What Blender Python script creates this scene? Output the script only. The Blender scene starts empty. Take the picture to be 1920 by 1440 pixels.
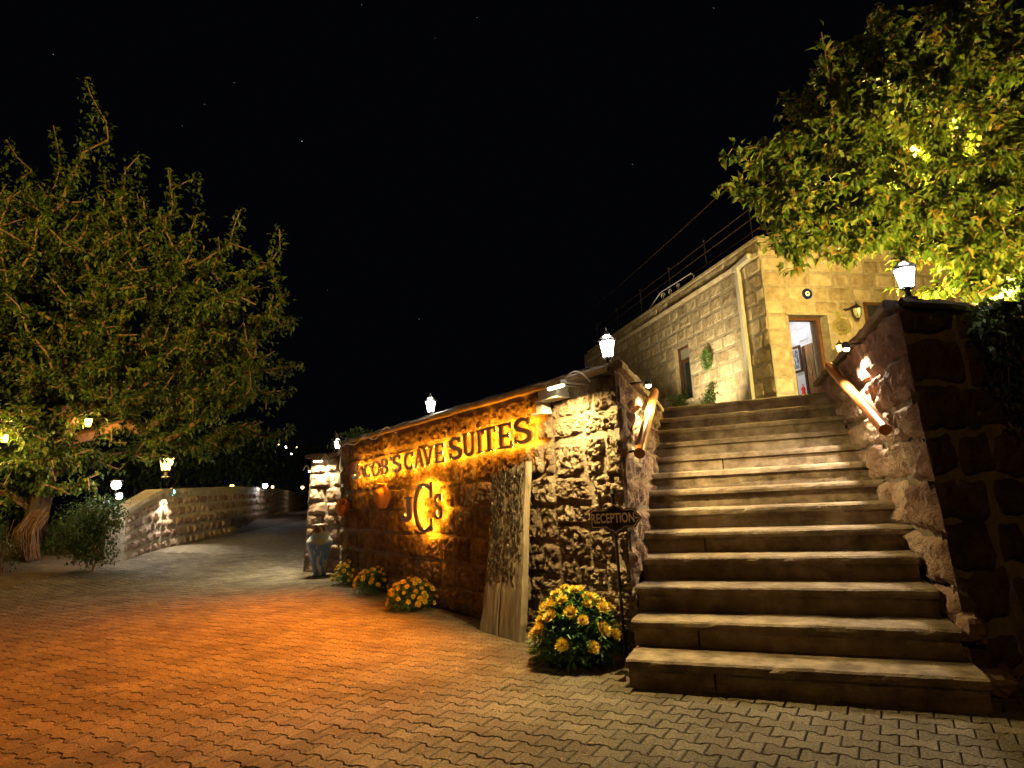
import bpy, math, random
import numpy as np
from mathutils import Vector, Matrix, noise

rnd = random.Random(7)
sc = bpy.context.scene
COL = sc.collection

# ------------------------------------------------------------------ camera
F_PX, PITCH, ROLL, EYE = 1167.3, 0.17187, -0.05137, 1.207
_fw = np.array([0, math.cos(PITCH), math.sin(PITCH)])
_up = np.array([0, -math.sin(PITCH), math.cos(PITCH)])
_rt = np.array([1.0, 0, 0])
_r = math.cos(ROLL) * _rt + math.sin(ROLL) * _up
_u = -math.sin(ROLL) * _rt + math.cos(ROLL) * _up
CAM = np.array([0, 0, EYE])
cd = bpy.data.cameras.new('camera')
cam = bpy.data.objects.new('camera', cd)
COL.objects.link(cam)
cd.sensor_width = 36
cd.lens = 36 * F_PX / 1920
cd.clip_start, cd.clip_end = 0.05, 2000
cam.matrix_world = Matrix(((_r[0], _u[0], -_fw[0], 0), (_r[1], _u[1], -_fw[1], 0), (_r[2], _u[2], -_fw[2], EYE), (0, 0, 0, 1)))
sc.camera = cam

# ------------------------------------------------------------------ night sky
world = bpy.data.worlds.new('World')
sc.world = world
world.use_nodes = True
wn = world.node_tree
wn.nodes['Background'].inputs[0].default_value = (0.55, 0.62, 1.0, 1)
wn.nodes['Background'].inputs[1].default_value = 0.0012

sc.view_settings.view_transform = 'Standard'
sc.view_settings.look = 'None'
sc.view_settings.exposure = 0.35
sc.view_settings.gamma = 1
sc.view_settings.use_curve_mapping = False
cy = sc.cycles
cy.use_denoising = True
cy.max_bounces = 6
cy.diffuse_bounces = 3
cy.glossy_bounces = 2
cy.transmission_bounces = 4
cy.transparent_max_bounces = 6
cy.sample_clamp_indirect = 4
cy.caustics_reflective = False
cy.caustics_refractive = False


# added dim amber fill behind the viewer, for an unseen street light
_sl = bpy.data.lights.new('amber_fill', 'POINT')
_sl.energy, _sl.color, _sl.shadow_soft_size = 300, (1.0, 0.50, 0.11), 0.15
_so = bpy.data.objects.new('amber_fill', _sl)
COL.objects.link(_so)
_so.location = (-2.0, -6.0, 7.0)


# ------------------------------------------------------------------ helpers
def ray(x, y):
    d = _r * (x - 960) + _u * (720 - y) + _fw * F_PX
    return d / d.dot(_fw)


def pt(x, y, depth):
    """a point seen at photo pixel x, y, depth metres in front of the camera"""
    return CAM + ray(x, y) * depth


def on_plane(x, y, P, d):
    r = ray(x, y)
    n = np.array([-d[1], d[0]])
    t = (np.array(P)[:2] @ n) / (r[:2] @ n)
    return CAM + r * t


def smooth(a, b, x):
    t = min(1, max(0, (x - a) / (b - a)))
    return t * t * (3 - 2 * t)


_GT = [0, 7.6, 9.0, 10.2, 11.5, 13.4, 18.6, 35, 60, 4000]
_GZ = [0, 0.0, 0.06, 0.22, 0.38, 0.50, 0.74, 1.06, 1.10, 1.10]


def gh(x, y):
    """height of the paved ground: flat by the stairs, rising up the lane"""
    t = -x * 0.6 + y * 0.5
    if x > 0:
        t = y * 0.5 - x * 1.5
    return float(np.interp(t, _GT, _GZ))


def ground_hit(x, y):
    d = ray(x, y)
    t = 1.5
    while t < 300:
        p = CAM + d * t
        if p[2] <= gh(p[0], p[1]):
            break
        t += 0.02 + t * 0.002
    p = CAM + d * t
    p[2] = gh(p[0], p[1])
    return p


def N3(p, s=1.0, o=4):
    return noise.fractal(Vector(p) * s, 1.0, 2.0, o)


class MB:
    def __init__(self):
        self.v = []
        self.f = []

    def quad_grid(self, pts, nx, ny, flip=False):
        b = len(self.v)
        self.v += pts
        for j in range(ny):
            for i in range(nx):
                a = b + j * (nx + 1) + i
                q = (a, a + 1, a + nx + 2, a + nx + 1)
                self.f.append(q[::-1] if flip else q)

    def hexa(self, p):
        """8 corners: bottom ring then top ring"""
        b = len(self.v)
        self.v += [tuple(map(float, q)) for q in p]
        for q in ((0, 3, 2, 1), (4, 5, 6, 7), (0, 1, 5, 4), (1, 2, 6, 5), (2, 3, 7, 6), (3, 0, 4, 7)):
            self.f.append(tuple(b + k for k in q))
        return self

    def box(self, c, s, ax=None):
        c = np.array(c, float)
        ax = np.eye(3) if ax is None else np.array(ax, float)
        h = np.array(s) / 2
        p = [c + ax[0] * h[0] * i + ax[1] * h[1] * j + ax[2] * h[2] * k for k in (-1, 1) for i, j in ((-1, -1), (1, -1), (1, 1), (-1, 1))]
        return self.hexa(p)

    def prism(self, poly, axf, d0, d1):
        """polygon of 2D points, axf(u, v, d) -> world, extruded between d0 and d1"""
        b = len(self.v)
        n = len(poly)
        for d in (d0, d1):
            self.v += [tuple(axf(u, v, d)) for u, v in poly]
        self.f.append(tuple(b + k for k in range(n))[::-1])
        self.f.append(tuple(b + n + k for k in range(n)))
        for k in range(n):
            m = (k + 1) % n
            self.f.append((b + k, b + m, b + n + m, b + n + k))
        return self

    def tube(self, pts, r, n=8, cap=True):
        pts = [Vector(map(float, p)) for p in pts]
        if not hasattr(r, '__len__'):
            r = [r] * len(pts)
        b = len(self.v)
        ref = None
        for k, p in enumerate(pts):
            t = (pts[min(k + 1, len(pts) - 1)] - pts[max(k - 1, 0)]).normalized()
            if ref is None:
                ref = Vector((0, 0, 1)) if abs(t.z) < 0.9 else Vector((1, 0, 0))
            a = (ref - t * ref.dot(t)).normalized()
            c = t.cross(a)
            ref = a
            for i in range(n):
                w = 2 * math.pi * i / n
                self.v.append(tuple(p + (a * math.cos(w) + c * math.sin(w)) * r[k]))
        for k in range(len(pts) - 1):
            for i in range(n):
                m = (i + 1) % n
                self.f.append((b + k * n + i, b + k * n + m, b + k * n + n + m, b + k * n + n + i))
        if cap:
            self.f.append(tuple(b + i for i in range(n))[::-1])
            e = b + (len(pts) - 1) * n
            self.f.append(tuple(e + i for i in range(n)))
        return self

    def lathe(self, prof, n=24, c=(0, 0, 0), cap=True):
        return self.tube_z(prof, n, c, cap)

    def tube_z(self, prof, n, c, cap):
        b = len(self.v)
        for r, z in prof:
            for i in range(n):
                w = 2 * math.pi * i / n
                self.v.append((c[0] + r * math.cos(w), c[1] + r * math.sin(w), c[2] + z))
        for k in range(len(prof) - 1):
            for i in range(n):
                m = (i + 1) % n
                self.f.append((b + k * n + i, b + k * n + m, b + k * n + n + m, b + k * n + n + i))
        if cap:
            self.f.append(tuple(b + i for i in range(n))[::-1])
            e = b + (len(prof) - 1) * n
            self.f.append(tuple(e + i for i in range(n)))
        return self

    def xform(self, M):
        self.v = [tuple(M @ Vector(p)) for p in self.v]
        return self

    def mesh(self, name, mat, sm=False):
        me = bpy.data.meshes.new(name)
        me.from_pydata(self.v, [], self.f)
        me.update()
        if sm:
            me.shade_smooth()
        if mat:
            me.materials.append(mat)
        return me

    def build(self, name, mat, parent=None, sm=False, world=True):
        """links one mesh object; vertices are given in world space when world, else in the parent's frame"""
        if parent is not None and world:
            mi = parent_world(parent).inverted()
            self.v = [tuple(mi @ Vector(p)) for p in self.v]
        o = bpy.data.objects.new(name, self.mesh(name, mat, sm))
        COL.objects.link(o)
        if parent is not None:
            o.parent = parent
        return o


def parent_world(o):
    m = o.matrix_basis.copy()
    while o.parent:
        o = o.parent
        m = o.matrix_basis @ m
    return m


def tag(o, label=None, cat=None, group=None, kind=None):
    for k, v in (('label', label), ('category', cat), ('group', group), ('kind', kind)):
        if v:
            o[k] = v
    return o


def empty(name, loc, label=None, cat=None, group=None, rz=0):
    o = bpy.data.objects.new(name, None)
    COL.objects.link(o)
    o.empty_display_size = 0.1
    o.location = tuple(map(float, loc))
    o.rotation_euler = (0, 0, rz)
    return tag(o, label, cat, group)


def centre(o):
    """moves a top-level mesh object's origin to its base"""
    me = o.data
    n = len(me.vertices)
    a = np.empty(n * 3)
    me.vertices.foreach_get('co', a)
    a = a.reshape(-1, 3)
    c = np.array([a[:, 0].mean(), a[:, 1].mean(), a[:, 2].min()])
    me.vertices.foreach_set('co', (a - c).ravel())
    me.update()
    o.location = tuple(c)
    return o


def copy_tree(o, parent=None):
    c = o.copy()
    COL.objects.link(c)
    if parent is not None:
        c.parent = parent
    for ch in list(o.children):
        copy_tree(ch, c)
    return c


# ------------------------------------------------------------------ materials
def new_mat(name):
    m = bpy.data.materials.new(name)
    m.use_nodes = True
    nt = m.node_tree
    return m, nt, nt.nodes['Principled BSDF']


def nd(nt, t, **kw):
    n = nt.nodes.new(t)
    for k, v in kw.items():
        if k in n.inputs:
            n.inputs[k].default_value = v
        else:
            setattr(n, k, v)
    return n


def ramp(nt, stops):
    r = nt.nodes.new('ShaderNodeValToRGB')
    e = r.color_ramp.elements
    while len(e) < len(stops):
        e.new(0.5)
    for k, (p, c) in enumerate(stops):
        e[k].position = p
        e[k].color = (*c, 1)
    return r


def surf(name, cols, scale=4, island=0.0, stain=0.0, detail=6, bump=0.3, bscale=30, bdist=0.02, rough=0.9, rand=0.0, metal=0.0, pits=0.0, stretch=None, spec=0.3, space='pos'):
    """noise-coloured surface; cols: ramp stops; rand: per-object value spread; pits: dark pores"""
    m, nt, b = new_mat(name)
    L = nt.links
    if space == 'pos':
        co = nd(nt, 'ShaderNodeNewGeometry').outputs['Position']
    else:
        co = nd(nt, 'ShaderNodeTexCoord').outputs['Object']
    if stretch:
        mp = nd(nt, 'ShaderNodeMapping')
        mp.inputs['Scale'].default_value = stretch
        L.new(co, mp.inputs['Vector'])
        co = mp.outputs[0]
    n1 = nd(nt, 'ShaderNodeTexNoise', Scale=scale, Detail=detail, Roughness=0.62)
    L.new(co, n1.inputs['Vector'])
    fac = n1.outputs['Fac']
    oi = nd(nt, 'ShaderNodeObjectInfo')
    if rand:
        ma = nd(nt, 'ShaderNodeMath', operation='MULTIPLY_ADD')
        L.new(oi.outputs['Random'], ma.inputs[0])
        ma.inputs[1].default_value = rand
        ad = nd(nt, 'ShaderNodeMath', operation='ADD')
        L.new(fac, ad.inputs[0])
        ma.inputs[2].default_value = -rand / 2
        L.new(ma.outputs[0], ad.inputs[1])
        fac = ad.outputs[0]
    if island:
        gi = nd(nt, 'ShaderNodeNewGeometry')
        mi_ = nd(nt, 'ShaderNodeMath', operation='MULTIPLY_ADD')
        L.new(gi.outputs['Random Per Island'], mi_.inputs[0])
        mi_.inputs[1].default_value, mi_.inputs[2].default_value = island, -island / 2
        ai = nd(nt, 'ShaderNodeMath', operation='ADD')
        L.new(fac, ai.inputs[0])
        L.new(mi_.outputs[0], ai.inputs[1])
        fac = ai.outputs[0]
    rp = ramp(nt, cols)
    L.new(fac, rp.inputs[0])
    col = rp.outputs[0]
    if stain:
        ns_ = nd(nt, 'ShaderNodeTexNoise', Scale=1.7, Detail=5.0, Roughness=0.6)
        L.new(co, ns_.inputs['Vector'])
        rs2 = ramp(nt, [(0.32, (1 - stain, 1 - stain * 1.05, 1 - stain * 1.1)), (0.55, (1, 1, 1))])
        L.new(ns_.outputs['Fac'], rs2.inputs[0])
        mst = nd(nt, 'ShaderNodeMix', data_type='RGBA', blend_type='MULTIPLY')
        mst.inputs[0].default_value = 1.0
        L.new(col, mst.inputs[6])
        L.new(rs2.outputs[0], mst.inputs[7])
        col = mst.outputs[2]
    n2 = nd(nt, 'ShaderNodeTexNoise', Scale=bscale, Detail=8, Roughness=0.7)
    L.new(co, n2.inputs['Vector'])
    h = n2.outputs['Fac']
    if pits:
        vo = nd(nt, 'ShaderNodeTexVoronoi', Scale=bscale * 1.3, Randomness=1.0)
        L.new(co, vo.inputs['Vector'])
        pr = ramp(nt, [(0.08, (0, 0, 0)), (0.30, (1, 1, 1))])
        L.new(vo.outputs['Distance'], pr.inputs[0])
        mx = nd(nt, 'ShaderNodeMath', operation='MULTIPLY_ADD')
        L.new(pr.outputs[0], mx.inputs[0])
        mx.inputs[1].default_value = pits
        L.new(h, mx.inputs[2])
        h = mx.outputs[0]
        mc = nd(nt, 'ShaderNodeMix', data_type='RGBA', blend_type='MULTIPLY')
        mc.inputs[0].default_value = min(1, pits)
        L.new(col, mc.inputs[6])
        pr2 = ramp(nt, [(0.03, (0.35, 0.33, 0.3)), (0.2, (1, 1, 1))])
        L.new(vo.outputs['Distance'], pr2.inputs[0])
        L.new(pr2.outputs[0], mc.inputs[7])
        col = mc.outputs[2]
    L.new(col, b.inputs['Base Color'])
    bp = nd(nt, 'ShaderNodeBump', Strength=bump, Distance=bdist)
    L.new(h, bp.inputs['Height'])
    L.new(bp.outputs[0], b.inputs['Normal'])
    b.inputs['Roughness'].default_value = rough
    b.inputs['Metallic'].default_value = metal
    b.inputs['Specular IOR Level'].default_value = spec
    return m


def glow(name, col, strength):
    m, nt, b = new_mat(name)
    b.inputs['Base Color'].default_value = (*col, 1)
    b.inputs['Emission Color'].default_value = (*col, 1)
    b.inputs['Emission Strength'].default_value = strength
    return m


def leaf_mat(name, stops, trans=0.35, rough=0.5):
    m, nt, b = new_mat(name)
    L = nt.links
    g = nd(nt, 'ShaderNodeNewGeometry')
    rp = ramp(nt, stops)
    L.new(g.outputs['Random Per Island'], rp.inputs[0])
    L.new(rp.outputs[0], b.inputs['Base Color'])
    b.inputs['Roughness'].default_value = rough
    b.inputs['Specular IOR Level'].default_value = 0.35
    t = nd(nt, 'ShaderNodeBsdfTranslucent')
    L.new(rp.outputs[0], t.inputs[0])
    mx = nd(nt, 'ShaderNodeMixShader')
    mx.inputs[0].default_value = trans
    L.new(b.outputs[0], mx.inputs[1])
    L.new(t.outputs[0], mx.inputs[2])
    L.new(mx.outputs[0], nt.nodes['Material Output'].inputs[0])
    return m


M = {}
M['tuff'] = surf('rough_tuff', [(0.25, (0.085, 0.058, 0.04)), (0.5, (0.19, 0.14, 0.098)), (0.75, (0.34, 0.275, 0.20))], scale=11, bump=1.0, bscale=60, bdist=0.05, rand=0.3, pits=0.5)
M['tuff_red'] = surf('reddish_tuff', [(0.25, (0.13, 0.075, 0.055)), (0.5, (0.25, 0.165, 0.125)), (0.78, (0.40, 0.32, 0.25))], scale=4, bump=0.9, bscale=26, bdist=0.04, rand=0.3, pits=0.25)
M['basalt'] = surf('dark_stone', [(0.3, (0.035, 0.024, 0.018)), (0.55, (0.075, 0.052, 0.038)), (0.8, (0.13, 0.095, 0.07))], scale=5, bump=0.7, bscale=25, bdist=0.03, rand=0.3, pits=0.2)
M['mortar'] = surf('old_mortar', [(0.3, (0.10, 0.08, 0.06)), (0.7, (0.22, 0.18, 0.14))], scale=9, bump=0.9, bscale=40, bdist=0.03)
M['mortar_pale'] = surf('pale_mortar', [(0.3, (0.22, 0.19, 0.14)), (0.7, (0.40, 0.35, 0.27))], scale=9, bump=0.8, bscale=40, bdist=0.02)
M['mortar_mid'] = surf('grey_mortar', [(0.3, (0.17, 0.14, 0.095)), (0.7, (0.34, 0.29, 0.21))], scale=9, bump=0.9, bscale=40, bdist=0.03)
M['ashlar'] = surf('cut_tuff', [(0.2, (0.17, 0.125, 0.075)), (0.45, (0.34, 0.275, 0.185)), (0.62, (0.46, 0.385, 0.275)), (0.85, (0.58, 0.51, 0.40))], scale=5.5, bump=0.9, bscale=26, bdist=0.025, rand=0.34, pits=0.22)
M['step'] = surf('worn_step_stone', [(0.28, (0.09, 0.066, 0.042)), (0.48, (0.20, 0.155, 0.105)), (0.6, (0.26, 0.21, 0.15)), (0.75, (0.36, 0.30, 0.225))], scale=7, stain=0.45, bump=0.8, bscale=42, bdist=0.014, rand=0.2, pits=0.5)
M['paver'] = surf('concrete_paver', [(0.33, (0.05, 0.041, 0.029)), (0.5, (0.135, 0.115, 0.085)), (0.66, (0.25, 0.215, 0.165))], scale=95, stain=0.42, bump=1.0, bscale=170, bdist=0.008, rand=0.10, island=0.10, rough=0.88)
M['dirt'] = surf('dry_earth', [(0.3, (0.06, 0.04, 0.022)), (0.6, (0.12, 0.085, 0.05)), (0.8, (0.17, 0.13, 0.08))], scale=5, bump=0.8, bscale=30, bdist=0.04)
M['joint'] = surf('joint_sand', [(0.3, (0.035, 0.03, 0.022)), (0.7, (0.08, 0.07, 0.05))], scale=12, bump=0.5)
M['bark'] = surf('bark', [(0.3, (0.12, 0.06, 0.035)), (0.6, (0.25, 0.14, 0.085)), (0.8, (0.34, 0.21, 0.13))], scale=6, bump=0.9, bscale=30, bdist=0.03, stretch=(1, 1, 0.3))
M['old_wood'] = surf('weathered_wood', [(0.28, (0.07, 0.055, 0.038)), (0.42, (0.18, 0.15, 0.11)), (0.58, (0.26, 0.22, 0.165)), (0.75, (0.34, 0.29, 0.22))], scale=17, bump=0.9, bscale=24, bdist=0.02, stretch=(1, 1, 0.12))
M['rail_wood'] = surf('varnished_wood', [(0.3, (0.22, 0.075, 0.02)), (0.6, (0.36, 0.14, 0.045)), (0.8, (0.45, 0.20, 0.07))], scale=7, bump=0.1, bscale=30, rough=0.28, spec=0.5, stretch=(1, 1, 0.4))
M['door_wood'] = surf('door_wood', [(0.3, (0.20, 0.09, 0.03)), (0.6, (0.33, 0.16, 0.055)), (0.8, (0.42, 0.22, 0.08))], scale=5, bump=0.15, bscale=30, rough=0.4, stretch=(4, 4, 0.5))
M['frame_wood'] = surf('dark_frame_wood', [(0.3, (0.055, 0.024, 0.012)), (0.7, (0.12, 0.055, 0.028))], scale=6, bump=0.15, rough=0.45)
M['iron'] = surf('black_iron', [(0.3, (0.015, 0.015, 0.015)), (0.7, (0.035, 0.034, 0.032))], scale=10, bump=0.1, rough=0.45, metal=0.4)
M['letter'] = surf('bronze_letter', [(0.3, (0.08, 0.034, 0.014)), (0.7, (0.12, 0.052, 0.02))], scale=8, bump=0.05, rough=0.45, metal=0.1)
M['grey_metal'] = surf('painted_grey_metal', [(0.3, (0.42, 0.42, 0.40)), (0.7, (0.52, 0.51, 0.49))], scale=6, bump=0.05, rough=0.5)
M['white'] = surf('white_plastic', [(0.3, (0.70, 0.69, 0.66)), (0.7, (0.8, 0.79, 0.76))], scale=6, bump=0.03, rough=0.45)
M['terracotta'] = surf('terracotta', [(0.3, (0.40, 0.20, 0.08)), (0.6, (0.52, 0.29, 0.13)), (0.8, (0.6, 0.37, 0.19))], scale=9, bump=0.25, bscale=50, bdist=0.008, rough=0.75)
M['sign_black'] = surf('sign_black', [(0.3, (0.012, 0.012, 0.012)), (0.7, (0.028, 0.027, 0.025))], scale=9, bump=0.03, rough=0.4)
M['sign_cream'] = surf('sign_cream', [(0.3, (0.72, 0.66, 0.55)), (0.7, (0.8, 0.74, 0.63))], scale=9, bump=0.02, rough=0.5)
M['inner_wall'] = surf('interior_stone', [(0.25, (0.42, 0.38, 0.36)), (0.6, (0.62, 0.59, 0.56)), (0.85, (0.72, 0.70, 0.68))], scale=3.5, bump=0.3, bscale=30, bdist=0.01, rand=0.3)
M['rock'] = surf('field_rock', [(0.3, (0.13, 0.08, 0.055)), (0.55, (0.24, 0.16, 0.11)), (0.8, (0.36, 0.27, 0.20))], scale=5, bump=0.7, bscale=20, bdist=0.03, rand=0.3)
M['twig'] = surf('dry_twigs', [(0.3, (0.07, 0.03, 0.015)), (0.6, (0.17, 0.085, 0.042)), (0.8, (0.26, 0.14, 0.075))], scale=20, bump=0.4, rand=0.2)
M['red'] = surf('red_glass', [(0.3, (0.55, 0.02, 0.02)), (0.7, (0.7, 0.04, 0.03))], scale=5, bump=0.02, rough=0.2)
M['brass'] = surf('dull_brass', [(0.3, (0.30, 0.25, 0.10)), (0.7, (0.44, 0.38, 0.18))], scale=8, bump=0.1, rough=0.4, metal=0.5)
M['ink'] = surf('dark_ink', [(0.3, (0.04, 0.04, 0.03)), (0.7, (0.07, 0.065, 0.04))], scale=8, bump=0.02)
M['paper'] = surf('paper', [(0.3, (0.68, 0.66, 0.62)), (0.7, (0.78, 0.76, 0.72))], scale=6, bump=0.02)
M['blue'] = surf('cobalt_glass', [(0.3, (0.008, 0.014, 0.10)), (0.7, (0.014, 0.025, 0.16))], scale=5, bump=0.02, rough=0.15)
M['pale_blue'] = surf('pale_blue_glass', [(0.3, (0.35, 0.5, 0.6)), (0.7, (0.45, 0.6, 0.7))], scale=5, bump=0.02, rough=0.15)
M['glass_dark'] = surf('window_glass', [(0.3, (0.02, 0.022, 0.025)), (0.7, (0.035, 0.037, 0.04))], scale=3, bump=0.02, rough=0.08, spec=0.6)
M['curtain'] = surf('window_blind', [(0.3, (0.20, 0.19, 0.17)), (0.7, (0.30, 0.29, 0.26))], scale=3, bump=0.05, rough=0.5)
M['leaf_left'] = leaf_mat('cherry_leaf', [(0.0, (0.022, 0.05, 0.008)), (0.5, (0.06, 0.10, 0.014)), (1.0, (0.13, 0.15, 0.02))])
M['leaf_right'] = leaf_mat('walnut_leaf', [(0.0, (0.045, 0.085, 0.010)), (0.55, (0.10, 0.15, 0.018)), (0.85, (0.17, 0.19, 0.025)), (1.0, (0.26, 0.16, 0.03))], trans=0.4)
M['leaf_dark'] = leaf_mat('shrub_leaf', [(0.0, (0.02, 0.045, 0.012)), (0.6, (0.045, 0.085, 0.02)), (1.0, (0.09, 0.12, 0.03))], trans=0.25)
M['leaf_mum'] = leaf_mat('chrysanthemum_leaf', [(0.0, (0.04, 0.12, 0.025)), (0.6, (0.08, 0.21, 0.045)), (1.0, (0.14, 0.26, 0.06))], trans=0.25)
M['petal'] = leaf_mat('yellow_petal', [(0.0, (0.76, 0.46, 0.02)), (0.5, (0.84, 0.62, 0.04)), (1.0, (0.88, 0.78, 0.24))], trans=0.3, rough=0.6)
M['litter'] = leaf_mat('fallen_leaf', [(0.0, (0.12, 0.07, 0.02)), (0.5, (0.25, 0.16, 0.04)), (1.0, (0.30, 0.24, 0.06))], trans=0.1)
M['grass'] = leaf_mat('grass_blade', [(0.0, (0.03, 0.07, 0.012)), (1.0, (0.08, 0.14, 0.03))], trans=0.3)
M['lamp_white'] = glow('lantern_glass_white', (1.0, 0.95, 0.90), 22)
M['lamp_warm'] = glow('lantern_glass_warm', (1.0, 0.62, 0.16), 7)
M['lamp_soft'] = glow('small_bulb', (1.0, 0.72, 0.38), 25)
M['led_bar'] = glow('led_tube', (1.0, 0.86, 0.5), 18)
M['led_amber'] = glow('amber_led', (1.0, 0.32, 0.012), 260)
M['lamp_green'] = glow('green_bulb', (0.10, 1.0, 0.62), 14)
M['star'] = glow('starlight', (0.85, 0.92, 1.0), 1.0)


def point(name, loc, energy, col, size=0.04, parent=None):
    l = bpy.data.lights.new(name, 'POINT')
    l.energy, l.color, l.shadow_soft_size = energy, col, size
    o = bpy.data.objects.new(name, l)
    COL.objects.link(o)
    if parent is not None:
        o.parent = parent
        loc = parent_world(parent).inverted() @ Vector(tuple(map(float, loc)))
    o.location = tuple(loc)
    return o


def aimed(name, kind, loc, target, energy, col, parent=None, size=0.1, size_y=None, cone=60, blend=0.5, spread=180):
    l = bpy.data.lights.new(name, kind)
    l.energy, l.color = energy, col
    if kind == 'AREA':
        l.size = size
        l.spread = math.radians(spread)
        if size_y:
            l.shape, l.size_y = 'RECTANGLE', size_y
    else:
        l.shadow_soft_size = size
        l.spot_size, l.spot_blend = math.radians(cone), blend
    o = bpy.data.objects.new(name, l)
    COL.objects.link(o)
    loc, target = Vector(tuple(map(float, loc))), Vector(tuple(map(float, target)))
    q = (target - loc).to_track_quat('-Z', 'Y')
    Mx = Matrix.Translation(loc) @ q.to_matrix().to_4x4()
    if parent is not None:
        o.parent = parent
        Mx = parent_world(parent).inverted() @ Mx
    o.matrix_basis = Mx
    return o


# ------------------------------------------------------------------ plan of the place
V2 = lambda *a: np.array(a, float)
uA, nA = V2(0.5547, -0.832), V2(-0.832, -0.5547)          # sign wall: along, outward
A0 = V2(0.086, 5.64)
sS = V2(0.316, 0.949)                                      # up the stairs
eS = V2(0.9241, -0.3822)                                   # along a step
nS = V2(0.3822, 0.9241)
cS = V2(0.949, -0.316)                                     # left cheek's outward
L1, R1 = V2(0.607, 4.05), V2(2.313, 3.342)
sB, fB = V2(-0.2273, 0.9738), V2(0.9738, 0.2273)
PB = V2(4.809, 11.253)                                     # building corner
fR = V2(0.95, 0.312)                                       # dark front wall's direction
TERR = 2.13


def face(P, d, batter=0.0):
    P, d = V2(*P[:2]), V2(*d)
    n = V2(d[1], -d[0])

    def f(u, v, dep):
        q = P + d * u + n * (dep - batter * v)
        return np.array([q[0], q[1], v])
    return f


def core(mapf, u0, u1, z0, z1, t, name, mat, parent, dep=0.0, s0=0.0, s1=0.0):
    mb = MB()
    p = [mapf(u, z, d) for z in (z0, z1) for u, d in ((u0, dep), (u1, dep), (u1 - s1, dep - t), (u0 + s0, dep - t))]
    mb.hexa(p)
    return mb.build(name, mat, parent)


def stone(mb, mapf, c4, nx, ny, dep, amp, sc_, soft, wob=0.012):
    (a0, b0), (a1, b1), (a2, b2), (a3, b3) = c4
    W = max(1e-3, (a1 - a0 + a2 - a3) / 2)
    H = max(1e-3, (b3 - b0 + b2 - b1) / 2)
    off = rnd.random() * 50
    tu, tv = rnd.uniform(-1, 1) * dep * 0.5, rnd.uniform(-1, 1) * dep * 0.5
    pts = []
    for j in range(ny + 1):
        for i in range(nx + 1):
            a, b = i / nx, j / ny
            u = (a0 * (1 - a) + a1 * a) * (1 - b) + (a3 * (1 - a) + a2 * a) * b
            v = (b0 * (1 - a) + b1 * a) * (1 - b) + (b3 * (1 - a) + b2 * a) * b
            w = N3((u * 6 + off, v * 6, 3.3), 1, 2) * wob
            w2 = N3((u * 6, v * 6 + off, 7.7), 1, 2) * wob
            ea, eb = min(a, 1 - a) * W, min(b, 1 - b) * H
            k = smooth(-0.001, soft, ea) * smooth(-0.001, soft, eb)
            d = -0.012 + (dep + 0.012) * math.sqrt(k) + k * (amp * N3((u + off, v - off, off), sc_, 5) + tu * (a - 0.5) + tv * (b - 0.5))
            pts.append(tuple(mapf(u + w, v + w2, d)))
    mb.quad_grid(pts, nx, ny)


def layout(u0, u1, zs, wr, gap, openings=(), jit=0.012, seed=1):
    """stone corner quads course by course; u0, u1 may depend on height"""
    r = random.Random(seed)
    g0 = u0 if callable(u0) else (lambda z: u0)
    g1 = u1 if callable(u1) else (lambda z: u1)
    out = []
    for zb, zt in zip(zs[:-1], zs[1:]):
        zm = (zb + zt) / 2
        segs = [(g0(zm), g1(zm))]
        for (a, b, c, d) in openings:
            if zb < d - 0.02 and zt > c + 0.02:
                ns = []
                for s, e in segs:
                    if b <= s or a >= e:
                        ns.append((s, e))
                    else:
                        if a > s:
                            ns.append((s, a))
                        if b < e:
                            ns.append((b, e))
                segs = ns
        for s, e in segs:
            if e - s < 0.05:
                continue
            cuts = [s]
            while cuts[-1] < e:
                cuts.append(cuts[-1] + r.uniform(*wr))
            if len(cuts) > 2 and e - cuts[-2] < wr[0] * 0.6:
                cuts.pop(-2)
            cuts[-1] = e
            for k in range(len(cuts) - 1):
                j = lambda: r.uniform(-jit, jit)
                g = gap / 2
                eb = (g1(zb) - g1(zm)) if (k == len(cuts) - 2 and abs(e - g1(zm)) < 1e-6) else 0
                sb = (g0(zb) - g0(zm)) if (k == 0 and abs(s - g0(zm)) < 1e-6) else 0
                out.append(((cuts[k] + g + sb + j() * (k > 0), zb + g + j()), (cuts[k + 1] - g + eb + j() * (k < len(cuts) - 2), zb + g + j()),
                            (cuts[k + 1] - g - eb + j() * (k < len(cuts) - 2), zt - g + j()), (cuts[k] + g - sb + j() * (k > 0), zt - g + j())))
    return out


def courses(z0, z1, hr, seed):
    r = random.Random(seed)
    zs = [z0]
    while zs[-1] < z1:
        zs.append(zs[-1] + r.uniform(*hr))
    n = len(zs) - 1
    k = (z1 - z0) / (zs[-1] - z0)
    return [z0 + (z - z0) * k for z in zs]


def lay_stones(parent, mapf, quads, mat, nx, ny, dep, amp, sc_, soft, wob=0.012, name='stone'):
    for q in quads:
        mb = MB()
        stone(mb, mapf, q, nx, ny, dep * rnd.uniform(0.6, 1.3), amp, sc_, soft, wob)
        mb.build(name, mat if not isinstance(mat, list) else rnd.choice(mat), parent, sm=False)


# ------------------------------------------------------------------ ground and lane
dirt_line = [ground_hit(x, y)[:2] for x, y in ((-160, 1170), (0, 1106), (120, 1075), (250, 1044), (330, 1024))]


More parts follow.
